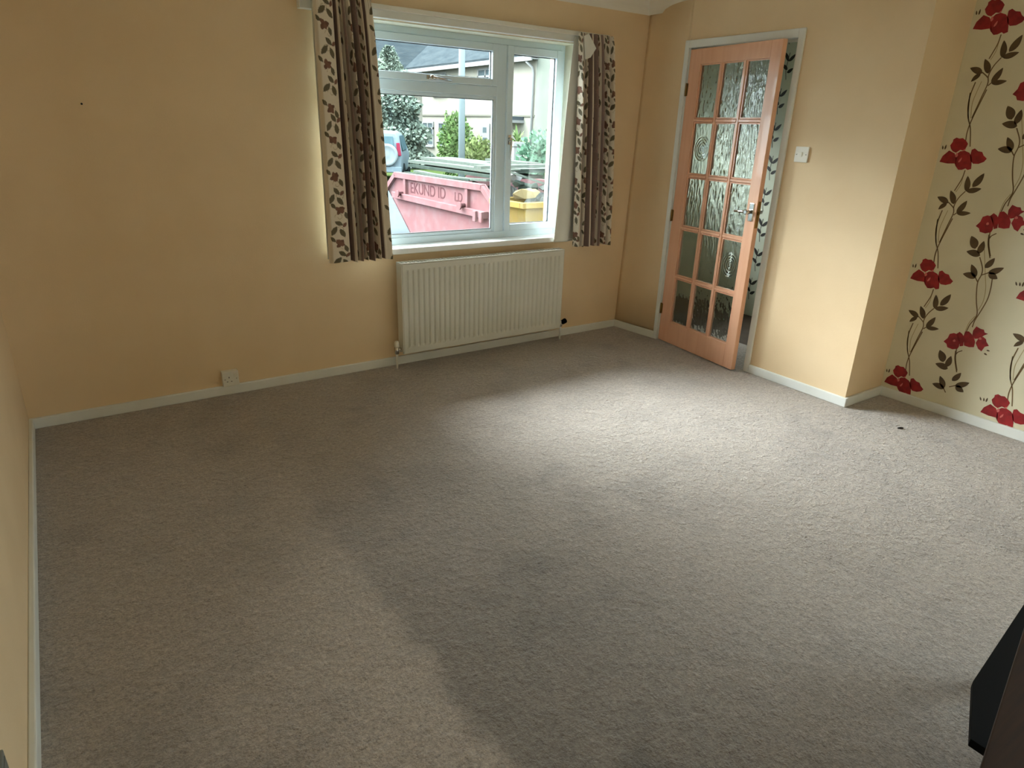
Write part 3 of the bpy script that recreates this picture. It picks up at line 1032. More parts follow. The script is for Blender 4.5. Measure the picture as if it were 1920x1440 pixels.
def make_cloth(name, parent, xt0, xt1, xb0, xb1, z1, z0, ymid, segs, amp, seed, shift, flip=False, mtl=None, loc=(0, 0, 0), nv=430, hook=None):
    """segs: list of (relative width, depth sign amplitude) folds across the curtain"""
    # cross section as smooth zigzag: x fraction, y
    xs, ys = [0.0], [segs[0][1]]
    tot = sum(s_[0] for s_ in segs[1:])
    acc = 0
    for wd, dpt in segs[1:]:
        acc += wd / tot
        xs.append(acc)
        ys.append(dpt)
    n = 420
    # sample with smooth interpolation (cosine)
    tt = np.linspace(0, len(xs) - 1, n * 3)
    i0 = np.clip(tt.astype(int), 0, len(xs) - 2)
    fr = tt - i0
    sm = (1 - np.cos(PI * fr)) / 2
    X = np.array(xs)[i0] * (1 - fr) + np.array(xs)[i0 + 1] * fr
    Y = np.array(ys)[i0] * (1 - sm) + np.array(ys)[i0 + 1] * sm
    Wd = (xb1 - xb0 + xt1 - xt0) / 2
    arc = np.concatenate([[0], np.cumsum(np.hypot(np.diff(X * Wd), np.diff(Y * amp)))])
    ua = np.linspace(0, arc[-1], n)
    Xf = np.interp(ua, arc, X)
    Yf = np.interp(ua, arc, Y)
    v_ = np.linspace(0, 1, nv)          # 0 top
    VX, UU = np.meshgrid(v_, np.arange(n), indexing='ij')
    XF = Xf[UU]
    YF = Yf[UU]
    U = ua[UU]
    ease = VX ** 0.8
    x0 = xt0 + (xb0 - xt0) * ease
    x1 = xt1 + (xb1 - xt1) * ease
    # folds drift slightly
    XF2 = np.clip(XF + 0.012 * np.sin(VX * 5 + XF * 9) * np.sin(PI * XF), 0, 1)
    PX = x0 + (x1 - x0) * XF2
    head = np.clip(VX / 0.05, 0, 1)
    A = amp * (0.55 + 0.45 * np.clip(VX * 3, 0, 1))
    PY = ymid + A * YF * (0.6 + 0.4 * head) + 0.0035 * np.sin(U * 60 + VX * 7) * VX
    # pinch-pleat texture in the heading tape
    PY = PY + 0.003 * np.sin(U * 420) * (1 - head)
    PZ = z1 + (z0 - z1) * VX + 0.004 * np.sin(U * 17) * VX
    if flip:
        PX = PX[:, ::-1]; PY = PY[:, ::-1]; PZ = PZ[:, ::-1]; U = U[:, ::-1]
    V = (z1 - z0) * (1 - VX)
    co = np.stack([PX - loc[0], PY - loc[1], PZ - loc[2]], -1).reshape(-1, 3)
    me = bpy.data.meshes.new(name)
    idx = np.arange(nv * n).reshape(nv, n)
    q = np.stack([idx[:-1, :-1], idx[1:, :-1], idx[1:, 1:], idx[:-1, 1:]], -1).reshape(-1, 4)
    me.vertices.add(len(co))
    me.vertices.foreach_set('co', co.ravel())
    me.loops.add(q.size)
    me.loops.foreach_set('vertex_index', q.ravel())
    me.polygons.add(len(q))
    me.polygons.foreach_set('loop_start', np.arange(0, q.size, 4))
    me.polygons.foreach_set('use_smooth', np.ones(len(q), bool))
    me.update(calc_edges=True)
    if mtl is None:
        n_per = max(1, round((arc[-1] - 0.07) / 0.205))
        rgb = cloth_print(U, V, seed, shift, (arc[-1] - 0.07) / n_per).reshape(-1, 3)
        rgba = np.concatenate([rgb, np.ones((len(rgb), 1))], 1).astype(np.float32)
        at = me.color_attributes.new('print', 'FLOAT_COLOR', 'POINT')
        at.data.foreach_set('color', rgba.ravel())
        me.materials.append(M_cloth)
    else:
        me.materials.append(mtl)
    o_ = bpy.data.objects.new(name, me)
    COL.objects.link(o_)
    if parent: o_.parent = parent
    sm_ = o_.modifiers.new('thickness', 'SOLIDIFY')
    sm_.thickness = 0.0015
    return o_


lc = empty('curtain', (1.56, -0.10, 0.715))
tag(lc, 'longer looking left curtain with cream leaf print and mauve stripes', 'curtain', group='pair of window curtains')
segsL = [(0, -0.2), (0.05, -0.75), (0.26, -0.6), (0.05, 0.7), (0.06, -0.7), (0.045, 0.7), (0.055, -0.85), (0.05, 0.6), (0.06, -0.7), (0.045, 0.75), (0.05, -0.8), (0.055, 0.75), (0.05, -0.75), (0.045, 0.6), (0.05, -0.4), (0.09, -0.75), (0.03, -0.3)]
make_cloth('cloth', lc, 1.548, 1.860, 1.540, 1.930, 2.075, 0.722, -0.105, segsL, 0.046, 3, 0.0, loc=lc.location)
make_cloth('lining', lc, 1.555, 1.855, 1.548, 1.922, 2.05, 0.735, -0.064, segsL, 0.014, 3, 0.0, loc=lc.location, mtl=M_lining, nv=40)
rc = empty('curtain', (3.42, -0.10, 0.70))
tag(rc, 'narrower right curtain bunched beside the corner, its white lining showing', 'curtain', group='pair of window curtains')
segsR = [(0, 0.2), (0.05, -0.8), (0.06, -0.5), (0.04, 0.7), (0.05, -0.7), (0.05, 0.9), (0.10, -0.9), (0.06, 0.8), (0.10, -0.8), (0.04, 0.9), (0.11, -0.9), (0.08, 0.7), (0.09, -0.8), (0.04, 0.8), (0.12, -0.9), (0.04, 0.3)]
make_cloth('cloth', rc, 3.275, 3.565, 3.338, 3.672, 2.058, 0.692, -0.105, segsR, 0.048, 8, 0.05, loc=rc.location)
segsQ = [(0, 0.2), (0.25, -0.8), (0.2, 0.7), (0.2, -0.7), (0.2, 0.6), (0.15, -0.3)]
make_cloth('lining', rc, 3.285, 3.545, 3.205, 3.60, 2.04, 0.722, -0.050, segsQ, 0.014, 8, 0.05, loc=rc.location, mtl=M_lining, nv=60)
# turned-over corner of the heading
m = MB()
pts = [(3.290, -0.137, 2.035), (3.325, -0.142, 2.052), (3.392, -0.145, 1.972), (3.345, -0.150, 1.915), (3.308, -0.143, 1.90)]
m.prism(pts, (0, 0.002, 0))
m.build('turned_corner', M_lining, rc, offset=NEG(rc.location))

# ------------------------------------------------------------------ side table at the lower right
tb = empty('side_table', (1.75, -3.62, 0))
tag(tb, 'dark brown wooden table over a black shelf, cut off at the lower right', 'table')
OT = NEG(tb.location)
zt = 0.62
m = MB()
m.prism([(1.80, -3.4995, zt - .022), (1.10, -3.653, zt - .022), (1.02, -4.02, zt - .022), (1.95, -3.95, zt - .022)], (0, 0, 0.022))
m.build('tabletop', M_brown, tb, bevel=0.002, offset=OT)
zs = 0.30
m = MB()
m.prism([(2.50, -3.345, zs - .02), (2.29, -3.39, zs - .02), (1.86, -3.44, zs - .02), (1.68, -3.51, zs - .02), (1.68, -3.54, zs - .02), (1.72, -3.90, zs - .02), (2.45, -3.90, zs - .02)], (0, 0, 0.02))
m.build('shelf', M_black, tb, bevel=0.001, offset=OT)
for (x, y) in ((1.74, -3.60), (1.74, -3.86)):
    box(x - .02, x + .02, y - .02, y + .02, 0, zt - .022).build('leg', M_black, tb, offset=OT)
for (x, y) in ((2.40, -3.45), (2.40, -3.86)):
    box(x - .02, x + .02, y - .02, y + .02, 0, zs).build('leg', M_black, tb, offset=OT)

# ================================================================== OUTSIDE
GZ = -0.55


def ext(r, g, b, k=3.4):
    k *= 2.5
    c = srgb(r, g, b)
    return (c[0] / k, c[1] / k, c[2] / k, 1)


def xmat(*a, **k):
    k['spec'] = k.get('spec', 0.0) * 0.1
    k['coat'] = 0.0
    return mat(*a, **k)


X_road = xmat('pale_tarmac', ext(208, 222, 226, 7), 0.9, ext(194, 210, 216, 7), 3)
X_grass = xmat('lawn_green', ext(186, 214, 140, 8), 0.9, ext(160, 196, 114, 8), 14)
X_render = xmat('cream_house_render', ext(248, 244, 228, 2.8), 0.9, ext(242, 238, 218, 2.8), 2)
X_render2 = xmat('grey_green_house_render', ext(222, 230, 214, 4.0), 0.9, ext(204, 214, 200, 4.0), 1.5)
X_white = xmat('white_exterior_paint', ext(250, 252, 250), 0.5)
X_band = xmat('grey_band', ext(196, 194, 178), 0.8)
X_pane = xmat('blue_grey_house_pane', ext(150, 172, 178), 0.1, spec=0.6)
X_slate = xmat('blue_grey_slate', ext(172, 190, 198, 8), 0.9, ext(150, 168, 178, 8), 1.3, bump=0.4, bscale=4, bdist=.05, stretch=(1, 1, 4))
X_canopy = xmat('grey_canopy_felt', ext(160, 174, 182, 4.5), 0.8)
X_conif = xmat('dark_conifer_green', ext(150, 170, 158, 1.7), 0.9, ext(176, 192, 172, 1.7), 1.2)
X_brtree = xmat('brownish_twigs', ext(178, 168, 162, 2.6), 0.9)
X_bush = xmat('fresh_green_leaves', ext(150, 202, 110, 3.0), 0.8, ext(194, 226, 156, 3.0), 3.0)
X_bush2 = xmat('blue_green_leaves', ext(138, 194, 156, 2.6), 0.8, ext(172, 216, 186, 2.6), 2.0)
X_bush3 = xmat('yellow_green_leaves', ext(172, 200, 116, 2.8), 0.8, ext(204, 220, 156, 2.8), 3.0)
X_stem = xmat('brown_stems', ext(120, 100, 80), 0.9)
X_pole = xmat('grey_painted_pole', ext(170, 186, 190, 1.8), 0.6)
X_red = xmat('faded_red_skip_paint', ext(232, 166, 170, 3.9), 0.7, ext(238, 192, 196, 3.9), 5, lo=.45, hi=.75, spec=.3)
X_letter = xmat('faded_dark_lettering', ext(178, 124, 130, 3.9), 0.8)
X_yel = xmat('yellow_skip_paint', ext(246, 210, 120, 3.6), 0.6, ext(236, 204, 140, 3.6), 4)
X_tim = xmat('weathered_timber', ext(200, 212, 200, 4.5), 0.85, ext(160, 176, 164, 4.5), 6, stretch=(1, 8, 8))
X_tim2 = xmat('dark_weathered_timber', ext(130, 148, 138, 4.0), 0.85, ext(110, 126, 116, 4.0), 6)
X_rub = xmat('pale_rubble', ext(206, 212, 208, 4.5), 0.9, ext(160, 170, 166, 4.5), 6)
X_sand = xmat('yellow_sacking', ext(246, 224, 170, 4.5), 0.9)
X_bag = xmat('white_plastic_sack', ext(244, 246, 244, 4.5), 0.5)
X_car = xmat('silver_blue_car_paint', ext(190, 212, 224, 2.8), 0.3, coat=0.4)
X_carg = xmat('car_glass', ext(140, 178, 190, 3.6), 0.08)
X_tail = xmat('red_tail_light', ext(226, 90, 120, 3.4), 0.25)
X_tyre = xmat('black_tyre', ext(70, 78, 80, 3.4), 0.8)
X_cover = xmat('pale_spare_wheel_cover', ext(222, 236, 240, 3.0), 0.3, coat=.3)

m = MB()
m.box(-20, 40, 0.28, 70, GZ - 0.1, GZ)
tag(m.build('ground', X_road), 'pale tarmac road and drive outside', 'road', kind='structure')
m = MB()
m.prism([(9.5, 9.0, GZ), (19.69, 9.0, GZ), (19.69, 38, GZ), (11.6, 38, GZ), (11.2, 17.0, GZ)], (0, 0, 0.004))
tag(m.build('lawn', X_grass), 'green front lawn before the house opposite', 'grass', kind='stuff')

# house opposite
HX = 19.7
hs = empty('house', (HX, 28.0, GZ))
tag(hs, 'cream rendered house opposite with slate roof and white windows', 'house')
OH = NEG(hs.location)
m = MB()
m.box(HX, HX + 9, 23.0, 34.45, GZ, 4.45)
m.build('wall', X_render, hs, offset=OH)
m = MB()
m.prism([(HX - .4, 23.0, 4.50), (HX - .4, 23.0, 4.66), (HX + 4.6, 23.0, 8.9), (HX + 9.4, 23.0, 4.66), (HX + 9.4, 23.0, 4.50)], (0, 12.9, 0))
m.build('roof', X_slate, hs, offset=OH)
m = MB()
m.box(HX - .42, HX - .34, 22.9, 35.9, 4.36, 4.56)
m.box(HX - .34, HX, 22.9, 35.9, 4.42, 4.47)
m.build('gutter', X_white, hs, offset=OH)
MB().tube([(HX - .36, 23.35, 4.36), (HX - .1, 23.2, 4.1), (HX - .08, 23.15, 3.9), (HX - .08, 23.15, GZ)], 0.06, 10).build('downpipe', X_white, hs, offset=OH)
box(HX - .05, HX, 23.0, 34.45, 2.02, 2.10).build('string_course', X_band, hs, offset=OH)


def hwin(y0, y1, z0, z1, bars, tr=None):
    m = MB()
    fw = 0.09
    m.box(HX - .06, HX, y0, y1, z0, z0 + fw)
    m.box(HX - .06, HX, y0, y1, z1 - fw, z1)
    m.box(HX - .06, HX, y0, y0 + fw, z0 + fw, z1 - fw)
    m.box(HX - .06, HX, y1 - fw, y1, z0 + fw, z1 - fw)
    for b_ in bars:
        m.box(HX - .06, HX, b_ - fw / 2, b_ + fw / 2, z0 + fw, z1 - fw)
    if tr:
        m.box(HX - .06, HX, tr[0], tr[1], tr[2] - .05, tr[2] + .05)
    fr = m.build('window', X_white, hs, offset=OH)
    box(HX - .03, HX - .01, y0 + .02, y1 - .02, z0 + .02, z1 - .02).build('pane', X_pane, fr, offset=OH)
    box(HX - .14, HX, y0 - .05, y1 + .05, z0 - .07, z0).build('sill', X_white, fr, offset=OH)


hwin(33.0, 34.4, 0.38, 1.72, (33.72,), (33.0, 33.72, 1.36))
hwin(30.9, 32.4, 0.38, 1.72, (31.65,))
hwin(25.7, 26.7, 0.50, 1.66, ())
hwin(26.6, 28.1, 3.15, 4.28, (27.35,), (26.6, 28.1, 3.9))
hwin(31.5, 33.0, 3.15, 4.28, (32.25,))
m = MB()
m.box(HX - .07, HX, 26.85, 27.75, GZ, 1.68)
d_ = m.build('front_door', X_white, hs, offset=OH)
m = MB()
m.box(HX - .08, HX - .065, 27.08, 27.5, 0.2, 1.0)
m.box(HX - .08, HX - .065, 27.12, 27.46, 1.25, 1.5)
m.build('door_glass', X_pane, d_, offset=OH)
m = MB()
m.box(HX - .9, HX, 23.9, 25.4, 1.86, 2.02)
m.build('porch_canopy', X_canopy, hs, offset=OH)
box(HX - .94, HX, 23.85, 25.45, 1.74, 1.86).build('canopy_fascia', X_white, hs, offset=OH)

h2 = empty('house', (HX, 18.0, GZ))
tag(h2, 'taller grey green rendered gable house beside the downpipe at the right', 'house')
O2 = NEG(h2.location)
box(HX - .02, HX + 9, 12.0, 22.98, GZ, 7.2).build('wall', X_render2, h2, offset=O2)
m = MB()
m.prism([(HX - .3, 11.6, 7.2), (HX - .3, 22.99, 7.2), (HX - .3, 17.3, 10.2)], (9.6, 0, 0))
m.build('roof', X_slate, h2, offset=O2)
m = MB()
m.tube([(HX - .05, 21.0, 2.0), (HX - .25, 21.0, 2.0), (HX - .25, 21.0, 1.92)], 0.03, 8)
m.lathe([(0.05, 0), (0.12, -0.12), (0.02, -0.16)], (HX - .25, 21.0, 1.92), (0, 0, 1), 12)
m.build('wall_lamp', X_band, h2, offset=O2)

h3 = empty('house', (18.0, 46.0, GZ))
tag(h3, 'slate roofed house further back beyond the conifer', 'house')
O3 = NEG(h3.location)
box(4.0, 30.0, 42.0, 50.0, GZ, 4.4).build('wall', X_render, h3, offset=O3)
m = MB()
m.prism([(3.5, 41.4, 4.4), (3.5, 41.4, 4.6), (3.5, 46.0, 10.0), (3.5, 50.6, 4.6), (3.5, 50.6, 4.4)], (27, 0, 0))
m.build('roof', X_slate, h3, offset=O3)
box(3.5, 30.5, 41.3, 41.4, 4.30, 4.62).build('gutter', X_white, h3, offset=O3)

# pole
m = MB()
m.tube([(12.02, 16.5, GZ), (12.02, 16.5, 3.0), (12.02, 16.5, 9.0)], [0.115, 0.105, 0.085], 16)
m.box(11.84, 12.20, 16.32, 16.68, GZ, GZ + 0.12)
tag(m.build('street_pole', X_pole), 'tall grey pole standing behind the red skip', 'pole')


# vegetation ------------------------------------------------------------
def foliage(name, c, rad, n, size, mt, parent, seed, cone=False, up=0.0):
    r = random.Random(seed)
    bm = bmesh.new()
    c = Vector(c)
    # solid heart so the crown is not see-through
    prof_ = [(0.62 * (1 - h_ / 8) ** 0.75, h_ / 8 * 0.95) for h_ in range(9)] if cone else [(0.62 * math.sin(PI * (h_ + .05) / 8.1), -0.62 * math.cos(PI * h_ / 8)) for h_ in range(9)]
    rg_ = [[bm.verts.new(c + Vector((rad[0] * a_ * math.cos(q_ * PI / 8), rad[1] * a_ * math.sin(q_ * PI / 8), rad[2] * b_))) for q_ in range(16)] for a_, b_ in prof_]
    for a_, b_ in zip(rg_[:-1], rg_[1:]):
        for q_ in range(16):
            bm.faces.new((a_[q_], a_[(q_ + 1) % 16], b_[(q_ + 1) % 16], b_[q_]))
    for i in range(n):
        if cone:
            h = r.random() ** 1.2
            rr = (1 - h) ** 0.75 * (0.55 + 0.45 * r.random()) * (1 + 0.16 * math.sin(h * 26))
            a = r.uniform(0, 2 * PI)
            p = Vector((rad[0] * rr * math.cos(a), rad[1] * rr * math.sin(a), rad[2] * h))
            d = Vector((math.cos(a), math.sin(a), -0.35))
        else:
            u = Vector((r.gauss(0, 1), r.gauss(0, 1), r.gauss(0, 1))).normalized()
            k = 0.55 + 0.45 * r.random()
            k *= 1 + 0.22 * noise.noise(u * 2.2 + Vector((seed, 0, 0)))
            p = Vector((u.x * rad[0] * k, u.y * rad[1] * k, u.z * rad[2] * k))
            d = (u + Vector((0, 0, up))).normalized()
        d = (d + Vector((r.uniform(-.6, .6), r.uniform(-.6, .6), r.uniform(-.6, .6)))).normalized()
        s_ = size * r.uniform(.6, 1.3)
        b_ = d.cross(Vector((r.uniform(-1, 1), r.uniform(-1, 1), r.uniform(-1, 1)))).normalized() * s_ * 0.42
        p = p + c
        q = [bm.verts.new(p), bm.verts.new(p + d * s_ * .5 + b_), bm.verts.new(p + d * s_), bm.verts.new(p + d * s_ * .5 - b_)]
        bm.faces.new(q)
    me = bpy.data.meshes.new(name)
    bm.to_mesh(me)
    bm.free()
    me.materials.append(mt)
    o_ = bpy.data.objects.new(name, me)
    COL.objects.link(o_)
    o_.parent = parent
    return o_


def plant(name, loc, label, cat, rad, zc, n, size, mt, seed, cone=False, up=0.0, th=0.03):
    e = empty(name, loc)
    tag(e, label, cat)
    foliage('foliage', (0, 0, zc), rad, n, size, mt, e, seed, cone, up)
    m = MB()
    r = random.Random(seed)
    top = zc + (rad[2] * 0.6 if cone else 0.0)
    m.tube([(0, 0, 0), (0.02, 0.01, top * .5), (0, 0, top)], [th * 1.3, th, th * .5], 8)
    for k in range(6):
        a = k * PI / 3 + r.uniform(0, .5)
        m.tube([(0, 0, top * (.25 + .1 * k)), (rad[0] * .5 * math.cos(a), rad[1] * .5 * math.sin(a), top * (.45 + .1 * k))], [th * .5, th * .2], 6)
    m.build('trunk', X_stem, e)
    return e


plant('conifer', (15.4, 29.5, GZ), 'large dark conifer at the left of the window view', 'tree', (2.25, 2.25, 5.6), 0.0, 16000, 0.20, X_conif, 1, cone=True, th=.1)
plant('bare_tree', (13.9, 33.6, GZ), 'brownish twiggy tree top beside the conifer', 'tree', (1.9, 1.9, 1.7), 5.4, 2600, 0.2, X_brtree, 2, th=.09)
plant('garden_tree', (12.98, 18.6, GZ), 'bright green bushy young tree behind the grey pole', 'tree', (0.62, 0.62, 1.25), 1.30, 2600, 0.12, X_bush, 3, th=.04)
plant('bush', (12.9, 16.9, GZ), 'yellow green bush right of the grey pole', 'bush', (0.62, 0.6, 0.75), 0.95, 1100, 0.14, X_bush3, 4, th=.03, up=.8)
plant('bush', (11.9, 11.75, GZ), 'rounded blue green bush at the right of the window view', 'bush', (0.75, 0.75, 0.98), 0.95, 2000, 0.13, X_bush2, 5, th=.04)
sp = empty('spiky_plant', (12.5, 13.95, GZ))
tag(sp, 'pale green spiky leaved plant under the porch canopy', 'plant')
m = MB()
r_ = random.Random(9)
for k in range(60):
    a = r_.uniform(0, 2 * PI)
    el = r_.uniform(.1, 1.4)
    L_ = r_.uniform(.45, .75)
    z0 = 1.55 + r_.uniform(-.15, .1)
    d = Vector((math.cos(a) * math.cos(el), math.sin(a) * math.cos(el), math.sin(el)))
    s_ = d.cross(Vector((0, 0, 1))).normalized() * 0.03
    p0 = Vector((0, 0, z0))
    p1 = p0 + d * L_ * .5
    p2 = p0 + d * L_ - Vector((0, 0, .15))
    m.face([p0, p1 + s_, p2, p1 - s_])
m.build('foliage', X_bush, sp, fixn=False)
MB().tube([(0, 0, 0), (0, 0, 1.6)], 0.06, 8).build('trunk', X_stem, sp)
m = MB()
m.box(-.16, .16, -.16, .16, 0, 1.55)
m.box(-.20, .20, -.20, .20, 1.55, 1.62)
m.prism([(-.18, -.18, 1.62), (.18, -.18, 1.62), (.18, .18, 1.62), (-.18, .18, 1.62)], (0, 0, 0.05))
gp = m.build('gate_pillar', X_white)
gp.location = (11.9, 13.15, GZ)
tag(gp, 'white gate pillar between spiky plant and rounded bush', 'pillar')

# car seen from behind ---------------------------------------------------
car = empty('car', (10.46, 19.88, GZ), -math.radians(30))
tag(car, 'silver blue off road car with covered spare wheel, seen from behind', 'car')
m = MB()


def loft(m, secs):
    rings = [[m.bm.verts.new(p) for p in s_] for s_ in secs]
    n = len(rings[0])
    for a, b in zip(rings[:-1], rings[1:]):
        for i in range(n):
            fc = m.bm.faces.new((a[i], a[(i + 1) % n], b[(i + 1) % n], b[i]))
            fc.smooth = True
    m.bm.faces.new(rings[0][::-1])
    m.bm.faces.new(rings[-1])


def csec(y, hw, z0, zb, hr, zr, lean=0.0):
    """rear-view section: body half width hw up to belt zb, roof half width hr at zr"""
    P = [(-hw * .96, z0), (-hw, z0 + .15), (-hw, zb - .1), (-hw * .985, zb), (-hr * 1.02, zr - .12), (-hr * .86, zr), (0, zr + .03),
         (hr * .86, zr), (hr * 1.02, zr - .12), (hw * .985, zb), (hw, zb - .1), (hw, z0 + .15), (hw * .96, z0)]
    return [(x, y + lean * max(0, z - zb), z) for x, z in P]


loft(m, [csec(0.0, .82, .45, 1.10, .70, 1.72, .25), csec(0.10, .86, .38, 1.12, .73, 1.78, .2), csec(1.6, .88, .36, 1.12, .74, 1.80),
         csec(2.5, .88, .36, 1.12, .72, 1.74), csec(3.15, .88, .36, 1.10, .66, 1.14), csec(4.1, .84, .38, .98, .62, 1.00), csec(4.25, .76, .45, .85, .55, .86)])
m.build('body', X_car, car, bevel=0.02)
m = MB()
m.prism([(-.60, 0.01, 1.16), (.60, 0.01, 1.16), (.56, 0.15, 1.62), (-.56, 0.15, 1.62)], (0, -0.035, 0.01))
m.build('rear_window', X_carg, car)
for s_ in (-1, 1):
    m = MB()
    m.prism([(s_ * .88, .35, 1.16), (s_ * .88, 2.4, 1.16), (s_ * .76, 2.2, 1.66), (s_ * .76, .5, 1.66)], (s_ * .012, 0, 0))
    m.build('side_window', X_carg, car)
    m = MB()
    m.prism([(s_ * .70, -0.02, 0.98), (s_ * .86, -0.01, 0.98), (s_ * .80, .09, 1.42), (s_ * .68, .07, 1.42)], (0, -0.04, 0))
    m.build('tail_light', X_tail, car, bevel=0.01)
    for y in (.75, 3.3):
        m = MB()
        m.lathe([(.20, 0), (.33, 0.01), (.35, .05), (.35, .17), (.33, .21), (.2, .22)], (s_ * .70, y, .35), (s_, 0, 0), 24)
        m.build('wheel', X_tyre, car)
m = MB()
m.box(-.86, .86, -.12, .06, .40, .60)
m.build('bumper', X_car, car, bevel=0.03)
m = MB()
m.lathe([(.36, 0), (.385, .03), (.385, .16), (.36, .20), (.30, .215), (.29, .205), (.1, .225), (0, .228)], (0.36, 0.0, 1.00), (0, -1, 0), 32)
m.build('spare_wheel_cover', X_cover, car)

# red skip ----------------------------------------------------------------
sk = empty('skip', (5.640, 7.925, GZ), math.radians(-87.1))
tag(sk, 'faded red rubbish skip loaded with old timber outside the window', 'skip')
RZ = 1.218
prof = [(-.41, -.30), (0, 0), (2.83, 0), (3.13, -.23), (3.05, -.65), (2.75, -1.2), (.63, -1.2), (-.35, -.36)]
m = MB()
m.prism([(a, 0.04, RZ + z) for a, z in prof], (0, 0.03, 0))
m.prism([(a, 1.66, RZ + z) for a, z in prof], (0, 0.03, 0))
for (a, b) in ((4, 5), (5, 6), (6, 7), (3, 4), (7, 0)):
    A, Bq = prof[a], prof[b]
    m.prism([(A[0], 0.04, RZ + A[1]), (Bq[0], 0.04, RZ + Bq[1]), (Bq[0], 1.69, RZ + Bq[1]), (A[0], 1.69, RZ + A[1])], (0.02, 0, 0.02))
m.build('body', X_red, sk)


def strip(m, A, Bq, w_, y0, y1):
    A, Bq = Vector((A[0], 0, RZ + A[1])), Vector((Bq[0], 0, RZ + Bq[1]))
    d = (Bq - A).normalized()
    n = Vector((d.z, 0, -d.x)) * w_
    P = [A, Bq, Bq + n, A + n]
    m.prism([(p.x, y0, p.z) for p in P], (0, y1 - y0, 0))


for y0, y1 in ((-0.02, 0.04), (1.69, 1.75)):
    m = MB()
    strip(m, (-.43, -.32), (0, 0.0), .085, y0, y1)
    strip(m, (-0.01, 0.0), (2.84, 0.0), .10, y0, y1)
    strip(m, (2.82, 0.0), (3.15, -.24), .085, y0, y1)
    m.build('rim', X_red, sk, bevel=0.006)
for y0 in (0.0, 1.69):
    for a in (.33, 2.36):
        box(a, a + .075, y0 - .01, y0 + .04, RZ - .40, RZ - .08).build('upright', X_red, sk)
m = MB()
m.hexa([(-.05, -.05, RZ - .46), (2.95, -.05, RZ - .50), (2.95, .04, RZ - .50), (-.05, .04, RZ - .46),
        (-.05, -.05, RZ - .355), (2.95, -.05, RZ - .395), (2.95, .04, RZ - .395), (-.05, .04, RZ - .355)])
m.box(2.70, 2.78, -.09, -.05, RZ - .56, RZ - .40)
m.box(2.87, 2.95, -.09, -.05, RZ - .56, RZ - .40)
m.build('side_rail', X_red, sk, bevel=0.006)
for a in (.29, 2.36):
    m = MB()
    m.lathe([(.035, 0), (.035, .10), (.06, .10), (.06, .125)], (a, 0.0, RZ - .36), (0, -1, 0), 16)
    m.build('lifting_lug', X_red, sk)
for txt, a0, size in (('EKUND ID', .50, .26), ('LD', 1.98, .20)):
    cu = bpy.data.curves.new('t', 'FONT')
    cu.body = txt
    cu.size = size
    cu.extrude = 0.002
    to = bpy.data.objects.new('t', cu)
    COL.objects.link(to)
    bpy.context.view_layer.update()
    me = bpy.data.meshes.new_from_object(to.evaluated_get(bpy.context.evaluated_depsgraph_get()))
    COL.objects.unlink(to)
    me.name = 'lettering'
    me.materials.clear()
    me.materials.append(X_letter)
    me.transform(Matrix.Translation((a0, 0.038, RZ - .325)) @ Matrix.Rotation(PI / 2, 4, 'X'))
    o = bpy.data.objects.new('lettering', me)
    COL.objects.link(o)
    o.parent = sk


def rock(name, loc, s_, mt, label, cat, group, seed, sq=(1, 1, 1)):
    r = random.Random(seed)
    bm = bmesh.new()
    for k in range(14):
        u = Vector((r.gauss(0, 1), r.gauss(0, 1), r.gauss(0, 1))).normalized() * r.uniform(.75, 1)
        bm.verts.new((u.x * s_ * sq[0], u.y * s_ * sq[1], u.z * s_ * sq[2]))
    res = bmesh.ops.convex_hull(bm, input=bm.verts)
    for v in [v for v in bm.verts if not v.link_faces]:
        bm.verts.remove(v)
    me = bpy.data.meshes.new(name)
    bm.to_mesh(me)
    bm.free()
    me.materials.append(mt)
    o_ = bpy.data.objects.new(name, me)
    COL.objects.link(o_)
    o_.location = loc
    return tag(o_, label, cat, group)


def plank(p0, p1, wd, th, mt, label, group='old boards thrown on the red skip', nm='plank', sag=0.0):
    p0, p1 = Vector(p0), Vector(p1)
    d = (p1 - p0).normalized()
    sd = d.cross(Vector((0, 0, 1))).normalized() * wd / 2
    mid = (p0 + p1) / 2 - Vector((0, 0, sag))
    m = MB()
    rings = []
    for p in (p0, p0.lerp(mid, .5) - Vector((0, 0, sag * .25)), mid, p1.lerp(mid, .5) - Vector((0, 0, sag * .25)), p1):
        rings.append([m.bm.verts.new(q) for q in (p - sd, p + sd, p + sd + Vector((0, 0, th)), p - sd + Vector((0, 0, th)))])
    for a, b in zip(rings[:-1], rings[1:]):
        for i in range(4):
            m.bm.faces.new((a[i], a[(i + 1) % 4], b[(i + 1) % 4], b[i]))
    m.bm.faces.new(rings[0][::-1])
    m.bm.faces.new(rings[-1])
    return tag(m.build(nm, mt), label, 'plank' if nm == 'plank' else 'panel', group)


plank((6.28, 8.45, .80), (6.25, 4.95, .80), .22, .05, X_tim, 'pale long board at the near top edge of the red skip load', sag=-.01)
plank((6.75, 8.35, .86), (6.70, 4.9, .85), .70, .05, X_tim, 'wide pale fence panel topmost on the red skip', nm='fence_panel')
plank((6.17, 8.30, .735), (6.15, 5.2, .735), .16, .045, X_tim2, 'dark board under the pale topmost boards of the red skip')
plank((6.66, 8.2, .745), (6.60, 5.0, .745), .5, .05, X_tim2, 'dark wide panel pressed under the topmost fence panel', nm='fence_panel')
plank((5.97, 7.7, .675), (5.98, 5.2, .70), .12, .035, X_tim, 'narrow pale board lowest beside the red rim', sag=.03)
plank((5.86, 7.9, .64), (5.95, 5.7, .665), .10, .03, X_tim2, 'thin dark batten along the red rim', sag=.02)
plank((6.9, 6.6, .93), (6.75, 5.1, .94), .25, .04, X_tim, 'short grey board lying across the top of the load')
rr_ = random.Random(4)
